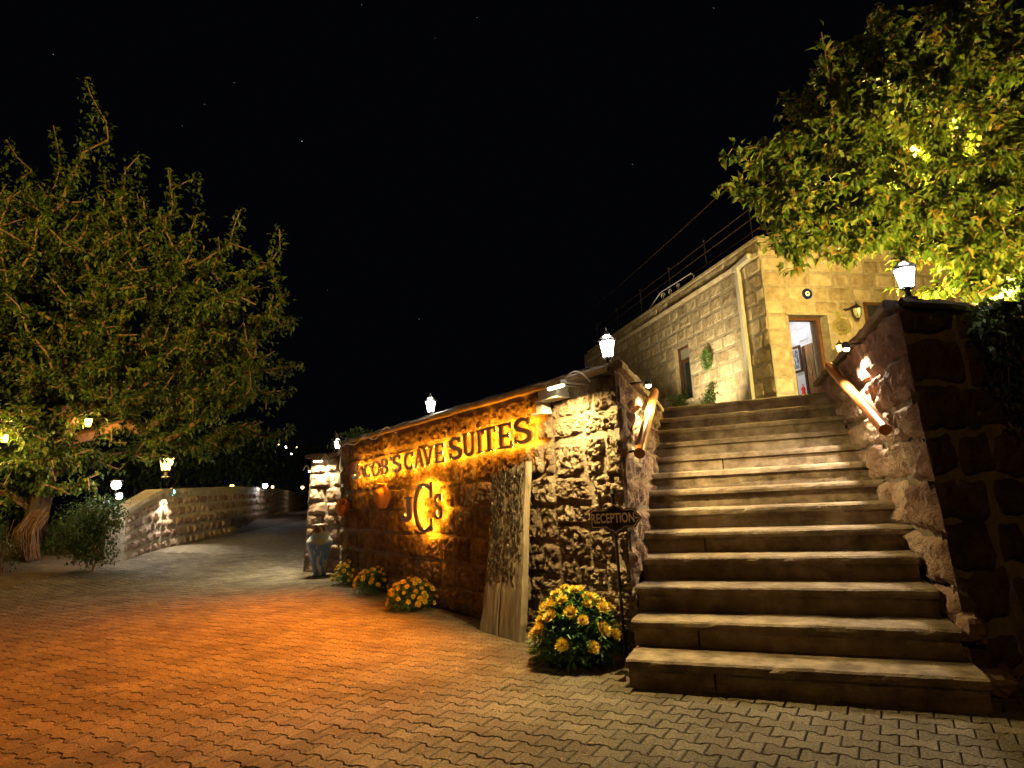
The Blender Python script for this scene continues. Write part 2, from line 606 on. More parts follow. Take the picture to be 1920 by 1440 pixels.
def left_of_lane(x, y):
    """signed metres to the left of the lane's dirt edge (positive on the dirt)"""
    best, sgn = 1e9, 0
    for a, b in zip(dirt_line[:-1], dirt_line[1:]):
        d = b - a
        L = np.linalg.norm(d)
        t = min(1, max(0, ((x - a[0]) * d[0] + (y - a[1]) * d[1]) / L ** 2))
        q = a + d * t
        dist = math.hypot(x - q[0], y - q[1])
        if dist < best:
            best = dist
            sgn = 1 if d[0] * (y - a[1]) - d[1] * (x - a[0]) > 0 else -1
    return best * sgn


def ground_z(x, y):
    z = gh(x, y) - 0.04
    if -30 < x < 0 and 3 < y < 25:
        e = left_of_lane(x, y)
        if e > 0:
            z += 0.06 * smooth(0, 0.4, e) + 0.06 * smooth(0.3, 3, e) + 0.03 * N3((x, y, 0), 1.5, 3) * smooth(0, 0.5, e)
    return z


xs = np.concatenate([[-700, -200, -80, -45], np.arange(-30, 8.01, 0.5), [12, 25, 80, 200, 700]])
ys = np.concatenate([[-300, -60, -15, -5], np.arange(0, 30.01, 0.5), [35, 42, 50, 60, 80, 120, 250, 700]])
mb = MB()
mb.quad_grid([(x, y, ground_z(x, y)) for y in ys for x in xs], len(xs) - 1, len(ys) - 1)
tag(mb.build('ground', M['dirt'], sm=True), kind='structure')

pavement = tag(empty('pavement', (0, 4, 0)), kind='structure')
PC, PR = V2(0.515, 0.857), V2(0.857, -0.515)
PW, PH, PA = 0.152, 0.110, 0.0125


def trap(t):
    t = (t % 1.0)
    if t < 0.34:
        return 1
    if t < 0.48:
        return 1 - 2 * (t - 0.34) / 0.14
    if t < 0.86:
        return -1
    return -1 + 2 * (t - 0.86) / 0.14


def paver_poly(par, ins):
    h = PH / 2 - ins
    w = PW / 2 - ins
    brk = [0.0, 0.14, 0.32, 0.5, 0.82, 1.0]
    top = []
    bot = []
    xs_ = sorted(set([-0.5, 0.5] + [b - 0.5 for b in (0.21, 0.35, 0.73, 0.87)]))
    f = lambda x: PA * trap(x + 0.63)
    g = lambda x: PA * trap(x + 0.13)
    for x in xs_:
        xx = max(-w, min(w, x * PW))
        top.append((xx, h + f(x)))
        bot.append((xx, -h + g(x)))
    return bot + top[::-1]


def paver_mesh_data(ins0=0.0025, ins1=0.007):
    o, i = paver_poly(0, ins0), paver_poly(0, ins1)
    n = len(o)
    v = [(x, y, 0.0) for x, y in i] + [(x, y, -0.006) for x, y in o] + [(x, y, -0.04) for x, y in o]
    f = [tuple(range(n))]
    for r in (0, n):
        for k in range(n):
            m = (k + 1) % n
            f.append((r + k, r + n + k, r + n + m, r + m))
    return v, f


pv, pf = paver_mesh_data()
pave_me = bpy.data.meshes.new('paver')
pave_me.from_pydata(pv, [], pf)
pave_me.update()
pave_me.materials.append(M['paver'])
K0 = R1 + sS * 0.5 + V2(0.05, -0.02)
cells = []
for j in range(-60, 150):
    for i in range(-130, 75):
        c = PC * (j * PH + 1.0) + PR * (i * PW + (0.5 * PW if j % 2 else 0) + 0.0)
        d = np.array([c[0], c[1], -EYE])
        dz = d @ _fw
        if dz < 1.7 or dz > 13:
            continue
        z = gh(*c)
        d[2] = z - EYE
        px, py = 960 + F_PX * (d @ _r) / dz, 720 - F_PX * (d @ _u) / dz
        if px < -800 or px > 2250 or py > 1800:
            continue
        q = c - A0
        if q @ nA < -0.05 and q @ uA > -5.0 and (c - L1) @ cS < 0.1 :
            continue
        if q @ uA < -5.0 and q @ nA < -1.6:
            continue
        if (c - L1) @ nS > 0.02 and (c - L1) @ cS > -0.08 and (c - R1) @ cS < 0.0:
            continue
        if (c - R1) @ cS > -0.02 and (c - K0) @ V2(fR[1], -fR[0]) < 0.05:
            continue
        if left_of_lane(*c) > -0.02 + 0.06 * N3((c[0], c[1], 5), 2, 2):
            continue
        cells.append((dz, i, j, c, z, px, py))
seen = sorted([k for k in cells if -30 < k[5] < 1950 and k[6] < 1455], key=lambda k: k[0])
single = set((k[1], k[2]) for k in seen[:298])
rotp = math.atan2(PR[1], PR[0])
PRM = Matrix(((PR[0], PC[0], 0), (PR[1], PC[1], 0), (0, 0, 1)))
bulk = MB()
for dz, i, j, c, z, px, py in cells:
    tx, ty, dzj = rnd.gauss(0, 0.006), rnd.gauss(0, 0.006), rnd.uniform(-0.003, 0.0015)
    if (i, j) in single:
        o = bpy.data.objects.new('paver', pave_me)
        COL.objects.link(o)
        o.parent = pavement
        o.location = (c[0], c[1] - 4, z + dzj)
        o.rotation_euler = (tx, ty, rotp + rnd.gauss(0, 0.004))
    else:
        e = 0.1
        gx = (gh(c[0] + PR[0] * e, c[1] + PR[1] * e) - gh(c[0] - PR[0] * e, c[1] - PR[1] * e)) / (2 * e) + tx
        gy = (gh(c[0] + PC[0] * e, c[1] + PC[1] * e) - gh(c[0] - PC[0] * e, c[1] - PC[1] * e)) / (2 * e) + ty
        b = len(bulk.v)
        for x, y, q in pv:
            bulk.v.append((c[0] + PR[0] * x + PC[0] * y, c[1] + PR[1] * x + PC[1] * y, z + dzj + q + gx * x + gy * y))
        for f in pf:
            bulk.f.append(tuple(b + k for k in f))
tag(bulk.build('paver_field', M['paver'], pavement), kind='stuff')

# the lane farther up, past the pavers that can be told apart
m_lane, nt, b = new_mat('far_paving')
co = nd(nt, 'ShaderNodeNewGeometry').outputs['Position']
mp = nd(nt, 'ShaderNodeMapping')
mp.inputs['Rotation'].default_value = (0, 0, -rotp)
nt.links.new(co, mp.inputs[0])
bt = nd(nt, 'ShaderNodeTexBrick', Scale=1.0)
bt.inputs['Brick Width'].default_value = PW
bt.inputs['Row Height'].default_value = PH
bt.inputs['Mortar Size'].default_value = 0.008
bt.inputs['Color1'].default_value = (0.12, 0.103, 0.078, 1)
bt.inputs['Color2'].default_value = (0.20, 0.174, 0.132, 1)
bt.inputs['Mortar'].default_value = (0.06, 0.05, 0.04, 1)
nt.links.new(mp.outputs[0], bt.inputs[0])
nt.links.new(bt.outputs[0], b.inputs['Base Color'])
bp = nd(nt, 'ShaderNodeBump', Strength=0.5, Distance=0.01, invert=True)
nt.links.new(bt.outputs['Fac'], bp.inputs['Height'])
nt.links.new(bp.outputs[0], b.inputs['Normal'])
b.inputs['Roughness'].default_value = 0.85
mb = MB()
rows = []
for dep in list(np.arange(11.8, 30, 0.6)) + [33, 37, 42, 50, 60, 75]:
    for w in np.linspace(0, 1, 13):
        xl = np.interp(dep, [11.8, 15, 20, 26, 50, 75], [-7.0, -8.6, -9.4, -10.2, -17.2, -25])
        xr = np.interp(dep, [11.8, 15, 20, 26, 50, 75], [-3.4, -3.2, -4.0, -5.0, -10, -15])
        x = xl + (xr - xl) * w
        rows.append((x, dep, gh(x, dep) - 0.014))
mb.quad_grid(rows, 12, len(rows) // 13 - 1)
tag(mb.build('road', m_lane), kind='structure')

# ------------------------------------------------------------------ staircase
NSTEP, RISE = 13, 0.165
TR = 0.3204
stairs = empty('staircase', (1.46, 3.7, 0), 'wide flight of thirteen worn stone steps rising between two walls', 'stairs')
for i in range(NSTEP):
    sh = nS * TR * i - eS * 0.0227 * i
    l, r_ = L1 + sh, R1 + sh
    if i > 3:
        l = l - eS * 0.06
        r_ = r_ + eS * 0.06
    zt, zb = RISE * (i + 1), RISE * i
    dpt = TR + 0.10 if i < NSTEP - 1 else 1.2
    th = 0.052
    mb = MB()
    n = 44
    prof = [(0.0, -th), (-0.004, -th * 0.55), (-0.001, -0.012), (0.012, -0.001), (0.05, 0.0), (dpt, 0.0), (dpt, -th)]
    pts = []
    for k in range(n + 1):
        a = k / n
        base = l + (r_ - l) * a
        for q, (dx, dz) in enumerate(prof):
            nz = N3((base[0] * 5, base[1] * 5, i * 3.1 + q), 1, 4)
            ch = max(0, N3((base[0] * 3, base[1] * 3, i * 7.7), 2.2, 3) - 0.45) * 0.05 if q in (2, 3) else 0
            g = base + nS * (dx + (nz * 0.005 + ch if q < 4 else 0))
            pts.append((g[0], g[1], zt + dz + (nz * 0.003 - ch * 0.4 if 1 <= q < 5 else 0)))
    b0 = len(mb.v)
    mb.v += pts
    m = len(prof)
    for k in range(n):
        for q in range(m):
            q2 = (q + 1) % m
            mb.f.append((b0 + k * m + q, b0 + (k + 1) * m + q, b0 + (k + 1) * m + q2, b0 + k * m + q2))
    mb.f.append(tuple(b0 + q for q in range(m)))
    mb.f.append(tuple(b0 + n * m + q for q in range(m))[::-1])
    mb.build('tread', M['step'], stairs)
    # riser stones under the slab, with a joint
    joints = [0.0] + ([rnd.uniform(0.22, 0.4)] if i in (0, 1, 4, 8) else []) + [1.0]
    for a, c in zip(joints[:-1], joints[1:]):
        p0, p1 = l + (r_ - l) * (a + 0.004) + nS * 0.035, l + (r_ - l) * (c - 0.002) + nS * 0.035
        d = (p1 - p0) / np.linalg.norm(p1 - p0)
        W = np.linalg.norm(p1 - p0)
        mf = face(p0, d)
        mb = MB()
        nx_, ny_ = max(4, int(W / 0.05)), 5
        gpts = [tuple(mf(W * x / nx_, (zb + 0.0 if i else -0.03) + (zt - th - zb + (0 if i else 0.03)) * y / ny_, 0.006 * N3((p0[0] + W * x / nx_, i * 2.3, y * 0.3), 5, 4))) for y in range(ny_ + 1) for x in range(nx_ + 1)]
        mb.quad_grid(gpts, nx_, ny_)
        zlo = zb if i else -0.03
        zhi = zt - th
        bk = [mf(u, z, dd) for z in (zlo, zhi) for u, dd in ((0, -0.004), (W, -0.004), (W, -0.3), (0, -0.3))]
        mb.hexa(bk)
        mb.build('riser', M['step'], stairs)

# ------------------------------------------------------------------ sign wall with its end pier and the left cheek of the stairs
wall = empty('sign_wall', (-1.3, 7.7, 0), 'rough dark stone retaining wall carrying the lit hotel name and monogram', 'wall')
Q0, Q1 = V2(-3.86, 11.36), V2(-3.08, 11.02)
W0 = A0 + uA * -5.05
CORN = A0 + uA * 1.26                                         # corner with the stairs
WT = 2.12
fA = face(A0, uA)
core(fA, -5.05, 1.25, -0.15, WT - 0.05, 0.45, 'mortar_core', M['mortar'], wall, s1=0.42)
zsA = courses(-0.02, WT - 0.07, (0.19, 0.30), 5)
qs = layout(-5.05, 0.45, zsA, (0.24, 0.46), 0.022, seed=3)
qs2 = layout(0.45, 1.27, courses(-0.02, WT - 0.07, (0.19, 0.33), 8), (0.20, 0.44), 0.016, jit=0.03, seed=4)
qs = [q for q in qs]
near_q = [q for q in qs if q[0][0] > -2.4]
far_q = [q for q in qs if q[0][0] <= -2.4]
lay_stones(wall, fA, near_q, M['tuff'], 24, 18, 0.026, 0.026, 20, 0.03, 0.015)
lay_stones(wall, fA, far_q, M['tuff'], 16, 12, 0.026, 0.026, 18, 0.03, 0.015)
lay_stones(wall, fA, qs2, M['tuff'], 40, 30, 0.030, 0.026, 24, 0.03, 0.02)
# pier
dQ = (Q1 - Q0) / np.linalg.norm(Q1 - Q0)
LQ = np.linalg.norm(Q1 - Q0)
fQ = face(Q0, dQ)
dR_ = (W0 - Q1) / np.linalg.norm(W0 - Q1)
LR_ = np.linalg.norm(W0 - Q1)
fQ2 = face(Q1, dR_)
batt = lambda z: 0.02 + 0.085 * z
mbp = MB()
mbp.hexa([fQ(0, -0.1, 0), fQ(LQ, -0.1, 0), fQ(LQ, -0.1, -0.5), fQ(0, -0.1, -0.5), fQ(batt(2), 2.0, 0), fQ(LQ, 2.0, 0), fQ(LQ, 2.0, -0.5), fQ(batt(2), 2.0, -0.5)])
mbp.hexa([fQ2(0, -0.1, 0), fQ2(LR_, -0.1, 0), fQ2(LR_, -0.1, -0.45), fQ2(0, -0.1, -0.45), fQ2(0, 2.0, 0), fQ2(LR_, 2.0, 0), fQ2(LR_, 2.0, -0.45), fQ2(0, 2.0, -0.45)])
mbp.build('pier_core', M['mortar'], wall)
zsQ = courses(-0.02, 1.98, (0.24, 0.34), 12)
lay_stones(wall, fQ, layout(batt, LQ, zsQ, (0.28, 0.5), 0.025, seed=9), M['tuff_red'], 10, 9, 0.04, 0.03, 6, 0.05)
lay_stones(wall, fQ2, layout(0.0, LR_, zsQ, (0.28, 0.5), 0.025, seed=10), M['tuff'], 10, 8, 0.035, 0.03, 6, 0.05)


def coping(mapf, u0, u1, z0, z1, d0, d1, parent, mat, seed=0, n=None, s0=0.0, s1=0.0):
    """rough-edged slab along a wall top"""
    mb = MB()
    n = n or max(3, int((u1 - u0) / 0.08))
    ring = []
    for k in range(n + 1):
        u = u0 + (u1 - u0) * k / n
        ub = u0 + s0 + (u1 - s1 - u0 - s0) * k / n
        w = 0.018 * N3((u, seed, 0.3), 4, 4)
        w2 = 0.012 * N3((u, seed, 5.3), 5, 4)
        ring.append([mapf(ub, z0 + w2, d0), mapf(u, z0 + w2 * 0.5, d1 + w), mapf(u, (z0 + z1) / 2, d1 + w * 1.3 + 0.008), mapf(u, z1 + w2, d1 + w - 0.012), mapf(ub, z1 + w2 * 0.3, d0)])
    b = 0
    m = 5
    for rg in ring:
        mb.v += [tuple(q) for q in rg]
    for k in range(n):
        for q in range(m):
            q2 = (q + 1) % m
            mb.f.append((k * m + q, k * m + q2, (k + 1) * m + q2, (k + 1) * m + q)[::-1])
    mb.f.append(tuple(range(m)))
    mb.f.append(tuple(n * m + q for q in range(m))[::-1])
    return mb.build('coping', mat, parent)


coping(fA, -5.0, 1.24, WT - 0.05, WT, -0.42, 0.075, wall, M['mortar_pale'], 1, s1=0.38)
coping(fQ, 0.12, LQ + 0.06, 1.99, 2.06, -0.5, 0.09, wall, M['tuff_red'], 2)
coping(fQ2, 0.05, LR_ - 0.06, 2.0, 2.055, -0.42, 0.06, wall, M['mortar_pale'], 3)

cheek = empty('stair_wall', (*CORN, 0), 'rough stone side wall on the left of the steps behind the reception sign', 'wall')
fC = face(CORN, sS)
LC = 3.75
core(fC, 0.0, LC, -0.1, WT - 0.02, 0.4, 'mortar_core', M['mortar'], cheek, dep=-0.01, s0=0.34)
zsC = courses(0.0, WT - 0.03, (0.22, 0.36), 21)
lay_stones(cheek, fC, layout(-0.02, LC, zsC, (0.28, 0.55), 0.018, jit=0.03, seed=22), M['tuff_red'], 22, 16, 0.022, 0.05, 7, 0.05, 0.025)
coping(fC, 0.0, LC, WT - 0.035, WT + 0.03, -0.4, 0.05, cheek, M['mortar_pale'], 7, s0=0.36)

# ------------------------------------------------------------------ right entrance wall: lit cheek plus dark front
rw = empty('entrance_wall', (*K0, 0), 'tall battered stone wall right of the steps with a dark front face', 'wall')
RT = 2.38
BAT = 0.15
kf = lambda z: 0.5 + BAT * z - 0.0                          # the corner leans back along the cheek
PE = R1 + V2(0.06, -0.02) + sS * 4.6
fK = face(PE, -sS)                                          # u runs from the far end towards the corner
LK = lambda z: 4.6 - kf(z)
_fF = face(R1 + V2(0.06, -0.02) + sS * 0.5, fR)


def fF(u, v, dep):
    q = _fF(u, v, dep)
    return q + np.array([sS[0], sS[1], 0]) * BAT * v



mb = MB()
mb.hexa([fK(0, -0.1, -0.02), fK(LK(-0.1) - 0.13, -0.1, -0.02), fK(LK(-0.1) - 0.42, -0.1, -0.5), fK(0, -0.1, -0.5), fK(0, RT - 0.05, -0.02), fK(LK(RT) - 0.13, RT - 0.05, -0.02), fK(LK(RT) - 0.42, RT - 0.05, -0.5), fK(0, RT - 0.05, -0.5)])
mb.build('mortar_core', M['mortar'], rw)
core(fF, 0.02, 4.5, -0.1, RT - 0.06, 0.5, 'mortar_core', M['mortar_mid'], rw, s0=0.42)
zsK = courses(0.0, RT - 0.06, (0.26, 0.42), 31)
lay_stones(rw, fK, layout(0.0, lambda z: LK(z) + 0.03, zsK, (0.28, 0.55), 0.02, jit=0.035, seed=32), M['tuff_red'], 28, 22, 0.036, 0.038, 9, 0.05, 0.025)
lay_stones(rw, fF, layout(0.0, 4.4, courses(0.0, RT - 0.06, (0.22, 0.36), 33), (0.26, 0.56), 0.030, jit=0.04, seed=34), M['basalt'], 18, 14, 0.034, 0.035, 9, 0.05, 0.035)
coping(fK, 0.0, LK(RT), RT - 0.07, RT, -0.5, 0.06, rw, M['mortar'], 11, s1=0.46)
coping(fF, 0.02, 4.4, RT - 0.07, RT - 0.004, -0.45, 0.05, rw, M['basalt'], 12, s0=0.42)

# terrace behind the walls and the right bank
mb = MB()
poly = [A0 + uA * -5.0 - nA * 0.4, CORN - nA * 0.4 - cS * 0.42 + sS * 0.2, CORN + sS * 3.72 - cS * 0.3, CORN + sS * 3.76, PE + sS * 0.0, PE + V2(0.5, 0), PE + fR * 6, V2(16, 12), V2(14, 26), V2(-3.5, 26), V2(-3.2, 12)]
mb.prism([tuple(q) for q in poly], lambda u, v, d: (u, v, d), 0.3, TERR)
tag(mb.build('terrace', M['step']), kind='structure')
mb = MB()
poly = [K0 + sS * 0.9 + cS * 0.5, K0 + fR * 4.4 + V2(0, 0.75), V2(10, 5.4), V2(12, 12), PE + cS * 0.5]
mb.prism([tuple(q) for q in poly], lambda u, v, d: (u, v, d), 0.1, 2.12)
tag(mb.build('terrain', M['dirt']), kind='structure')

# ------------------------------------------------------------------ hotel building
hotel = empty('hotel_building', (*PB, TERR), 'flat roofed pale cut stone hotel building with an open door above the steps', 'building')
fW = face(PB, fB)                       # front: u to the right
fS = face(PB, -sB)                      # side: u negative away from the corner
TOPZ, CORZ = 5.72, 5.37
DOOR = (0.40, 1.27, TERR, 4.22)
WIN_F = (2.15, 2.95, 3.3, 4.50)
WIN_S = (-3.66, -2.98, 3.12, 4.43)
mb = MB()


def wbox(mf, u0, u1, z0, z1, t=0.5, dep=0.0):
    mb.hexa([mf(u, z, d) for z in (z0, z1) for u, d in ((u0, dep), (u1, dep), (u1, dep - t), (u0, dep - t))])


wbox(fW, 0, DOOR[0], TERR, TOPZ, 0.45)
wbox(fW, DOOR[1], 5.5, TERR, TOPZ - 0.003, 0.45)
wbox(fW, DOOR[0] - 0.001, DOOR[1] + 0.001, DOOR[3], TOPZ - 0.002, 0.45)
wbox(fS, -10, WIN_S[0], TERR, TOPZ - 0.004, 0.45)
wbox(fS, WIN_S[1], -0.001, TERR, TOPZ - 0.004, 0.45)
wbox(fS, WIN_S[0] - 0.001, WIN_S[1] + 0.001, TERR, WIN_S[2], 0.45)
wbox(fS, WIN_S[0] - 0.001, WIN_S[1] + 0.001, WIN_S[3], TOPZ - 0.006, 0.45)
mb.build('mortar_core', M['mortar_pale'], hotel)
zb = [TERR + 0.3 * k for k in range(8)]
zb = zb[:-1] + [4.23] + [4.23 + (CORZ - 4.23) / 4 * k for k in range(1, 5)]
qF = layout(0.0, 4.6, zb, (0.28, 0.58), 0.010, [DOOR, WIN_F], jit=0.004, seed=41)
qF += layout(0.0, 4.6, [CORZ + 0.085, TOPZ - 0.03], (0.6, 1.1), 0.010, jit=0.003, seed=42)
qS = layout(-9.5, 0.0, zb, (0.3, 0.6), 0.014, [WIN_S], jit=0.006, seed=43)
qS += layout(-9.5, 0.0, [CORZ + 0.085, TOPZ - 0.03], (0.5, 1.0), 0.012, jit=0.004, seed=44)
allq = [(fW, q) for q in qF if q[0][1] > 2.35] + [(fS, q) for q in qS if q[0][1] > 2.35]
allq.sort(key=lambda t: (t[1][0][0] < -5.2, -(t[1][1][0] - t[1][0][0])))
for k, (mf, q) in enumerate(allq):
    if k < 292:
        mb = MB()
        if mf is fW:
            stone(mb, mf, q, 7, 6, rnd.uniform(0.010, 0.018), 0.006, 9, 0.018, 0.004)
        else:
            stone(mb, mf, q, 8, 6, rnd.uniform(0.007, 0.018), 0.012, 9, 0.02, 0.006)
        mb.build('stone', M['ashlar'], hotel)
        rest = MB()
    else:
        stone(rest, mf, q, 5, 4, rnd.uniform(0.012, 0.025), 0.012, 9, 0.025, 0.006)
if rest.v:
    tag(rest.build('far_stonework', M['ashlar'], hotel), kind='stuff')
# cornice band and parapet cap
for mf, u0, u1, e in ((fW, -0.07, 4.7, 0), (fS, -9.6, 0.066, 0.003)):
    mb = MB()
    n = 30
    for k in range(n):
        a, c = u0 + (u1 - u0) * k / n, u0 + (u1 - u0) * (k + 1) / n
        mb.hexa([mf(u, z, d) for z, dd in ((CORZ + 0.008 + e, 0.035), (CORZ + 0.075 - e, 0.075 - e)) for u, d in ((a, dd), (c, dd), (c, -0.02), (a, -0.02))])
    mb.build('cornice', M['ashlar'], hotel)
    mb = MB()
    mb.hexa([mf(u, z, d) for z in (TOPZ - 0.02 + e, TOPZ + 0.035 - e) for u, d in ((u0 + 0.02, 0.05 - e), (u1 - 0.02 * (1 if u1 > 1 else 0.2), 0.05 - e), (u1 - 0.02, -0.46), (u0 + 0.02, -0.46))])
    mb.build('parapet_cap', M['ashlar'], hotel)
mb = MB()
mb.hexa([fW(0.2, TOPZ - 0.3, -0.3), fW(5.4, TOPZ - 0.3, -0.3), fW(5.4, TOPZ - 0.3, -9.5), fW(0.2, TOPZ - 0.3, -9.5), fW(0.2, TOPZ - 0.2, -0.3), fW(5.4, TOPZ - 0.2, -0.3), fW(5.4, TOPZ - 0.2, -9.5), fW(0.2, TOPZ - 0.2, -9.5)])
mb.build('roof', M['mortar_pale'], hotel)
# door surround, frame, room behind
mb = MB()
for a, c, z0, z1 in ((DOOR[0], DOOR[0] + 0.035, TERR, DOOR[3]), (DOOR[1] - 0.075, DOOR[1], TERR, DOOR[3])):
    wbox(fW, a, c, z0, z1 - 0.05, 0.10, -0.16)
wbox(fW, DOOR[0], DOOR[1], DOOR[3] - 0.055, DOOR[3], 0.10, -0.158)
mb.build('door_frame', M['frame_wood'], hotel)
mb = MB()
wbox(fW, DOOR[1], DOOR[1] + 0.20, TERR, DOOR[3] + 0.04, 0.04, 0.045)
wbox(fW, DOOR[0] - 0.02, DOOR[1] - 0.002, DOOR[3], DOOR[3] + 0.045, 0.04, 0.042)
mb.build('door_surround', M['mortar_pale'], hotel)
RU, RB = 2.0, -4.2                      # room's right wall, back wall depth
mb = MB()
wbox(fW, -0.0 + 0.46, RU + 0.15, TERR - 0.02, TERR + 0.004, 3.8, -0.45)
mb.build('room_floor', M['step'], hotel)
mb = MB()
wbox(fW, 0.46, RU + 0.15, 4.75, 4.85, 3.8, -0.45)
mb.build('room_ceiling', M['inner_wall'], hotel)
fRm = face(PB + fB * RU, sB * -1)       # inner right wall seen from inside, u negative going in
core(fRm, -4.3, -0.46, TERR, 4.75, 0.12, 'room_wall', M['inner_wall'], hotel)
mb = MB()
wbox(fW, 0.46, RU, TERR, 4.75, 0.1, -4.2)
mb.build('room_wall', M['inner_wall'], hotel)
lay_stones(hotel, fRm, layout(-3.6, -0.5, [TERR + 0.28 * k for k in range(10)], (0.34, 0.6), 0.012, jit=0.004, seed=51), M['inner_wall'], 4, 4, 0.012, 0.004, 8, 0.02, 0.004, name='inner_stone')


def rm(x, y):
    X = on_plane(x, y, PB + fB * RU, sB)
    return float((X[:2] - (PB + fB * RU)) @ -sB), float(X[2])


def framed(mf, u0, u1, z0, z1, bw, name, label, cat, fm, mat_w, art=None, group=None):
    th = 0.03
    t = empty(name, mf((u0 + u1) / 2, z0, 0.03), label, cat, group)
    mb = MB()
    for a, c, d, e in ((u0, u1, z0, z0 + bw), (u0, u1, z1 - bw, z1), (u0, u0 + bw, z0 + bw, z1 - bw), (u1 - bw, u1, z0 + bw, z1 - bw)):
        mb.hexa([mf(u, z, q) for z in (d, e) for u, q in ((a, 0.03 + th), (c, 0.03 + th), (c, 0.024), (a, 0.024))])
    mb.build('frame', fm, t)
    mb = MB()
    mb.hexa([mf(u, z, q) for z in (z0 + bw, z1 - bw) for u, q in ((u0 + bw, 0.04), (u1 - bw, 0.04), (u1 - bw, 0.026), (u0 + bw, 0.026))])
    mb.build('mount', mat_w, t)
    if art:
        k = (u1 - u0) * 0.22
        mb = MB()
        mb.hexa([mf(u, z, q) for z in (z0 + k, z1 - k) for u, q in ((u0 + k, 0.044), (u1 - k, 0.044), (u1 - k, 0.036), (u0 + k, 0.036))])
        mb.build('print', art, t)
    return t


M['photo'] = surf('grey_photo_print', [(0.35, (0.03, 0.03, 0.035)), (0.5, (0.18, 0.18, 0.19)), (0.62, (0.5, 0.5, 0.5))], scale=9, bump=0.0, stretch=(3, 3, 1.2))
a, c = rm(1483, 660), rm(1508, 690)
framed(fRm, a[0], c[0], rm(1487, 702)[1], rm(1507, 645)[1], 0.045, 'framed_picture', 'large framed black and white picture on the wall inside the open door', 'picture', M['frame_wood'], M['paper'], M['photo'])
a, c = rm(1489, 720), rm(1498, 715)
framed(fRm, a[0], c[0], rm(1493, 733)[1] - 0.1, rm(1495, 705)[1], 0.02, 'framed_picture', 'small gilt framed print low inside the open door below the large picture', 'picture', M['brass'], M['paper'], M['photo'])
a, c = rm(1500, 720), rm(1517, 715)
framed(fRm, a[0], c[0], rm(1507, 733)[1] - 0.1, rm(1508, 698)[1], 0.015, 'notice_sheet', 'white sheet pinned on the inside wall right of the small gilt print', 'notice', M['white'], M['paper'])
a, c = rm(1514, 690), rm(1537, 680)
fr = tag(core(fRm, a[0], min(c[0], -0.55), TERR, rm(1522, 646)[1] + 0.02, 0.05, 'inner_door', M['door_wood'], hotel, dep=0.065))
d_u, d_z = (a[0] + min(c[0], -0.55)) / 2, rm(1526, 683)[1]
mb = MB()
for sx, sz in ((1, 1), (1, -1), (-1, -1), (-1, 1)):
    p0, p1 = (d_u + sx * 0.09, d_z), (d_u, d_z + sz * 0.22)
    mb.tube([fRm(*p0, 0.068), fRm(*p1, 0.068)], 0.012, 5)
mb.build('inlay', M['brass'], fr)
mb = MB()
for u in (a[0] + 0.03, min(c[0], -0.55) - 0.03):
    mb.hexa([fRm(uu, z, q) for z in (TERR, rm(1522, 646)[1]) for uu, q in ((u - 0.035, 0.085), (u + 0.035, 0.085), (u + 0.035, 0.05), (u - 0.035, 0.05))])
mb.build('door_jamb', M['frame_wood'], fr)
bt_ = pt(1507, 734, 13.2)
mb = MB()
mb.lathe([(0.05, -0.25), (0.06, -0.1), (0.03, 0.0), (0.045, 0.05), (0.03, 0.09), (0.012, 0.11), (0.012, 0.16)], 14, bt_)
tag(centre(mb.build('bottle', M['red'], sm=True)), 'small red glass bottle standing just inside the open hotel door', 'bottle')
aimed('room_light', 'AREA', fW(1.2, 4.70, -1.6), fW(1.4, 3, -1.6), 26, (0.86, 0.9, 1.0), hotel, size=0.8)
# windows
win = empty('window', fS(-3.3, WIN_S[2], 0), None)
win.parent = hotel
win.location = Vector(tuple(fS(-3.3, WIN_S[2], 0))) - hotel.location
mb = MB()
u0, u1, z0, z1 = WIN_S
zt_ = z1 - 0.36
for a, c, d, e in ((u0, u0 + 0.07, z0, z1), (u1 - 0.07, u1, z0, z1), (u0 + 0.07, u1 - 0.07, z1 - 0.06, z1), (u0 + 0.07, u1 - 0.07, zt_ - 0.035, zt_ + 0.035), (u0 + 0.07, u1 - 0.07, z0, z0 + 0.07)):
    wbox(fS, a, c, d, e, 0.08, -0.10)
mb.build('frame', M['frame_wood'], win)
mb = MB()
wbox(fS, u0 + 0.07, u1 - 0.07, zt_ + 0.035, z1 - 0.06, 0.02, -0.13)
mb.build('pane', M['curtain'], win)
mb = MB()
wbox(fS, u0 + 0.07, u1 - 0.07, z0 + 0.07, zt_ - 0.035, 0.02, -0.13)
mb.build('pane', M['glass_dark'], win)
mb = MB()
wbox(fS, u0 - 0.05, u1 + 0.05, z0 - 0.07, z0, 0.5, 0.06)
mb.build('sill', M['ashlar'], win)
win2 = empty('window', fW(2.5, 3.3, 0))
win2.parent = hotel
win2.location = Vector(tuple(fW(2.5, 3.3, 0))) - hotel.location
mb = MB()
u0, u1, z0, z1 = WIN_F
for a, c, d, e in ((u0, u0 + 0.06, z0, z1), (u1 - 0.06, u1, z0, z1), (u0 + 0.06, u1 - 0.06, z1 - 0.06, z1), (u0 + 0.06, u1 - 0.06, z0, z0 + 0.06)):
    wbox(fW, a, c, d, e, 0.06, 0.03)
mb.build('frame', M['frame_wood'], win2)
mb = MB()
wbox(fW, u0 + 0.06, u1 - 0.06, z0 + 0.06, z1 - 0.06, 0.02, 0.012)
mb.build('pane', M['glass_dark'], win2)
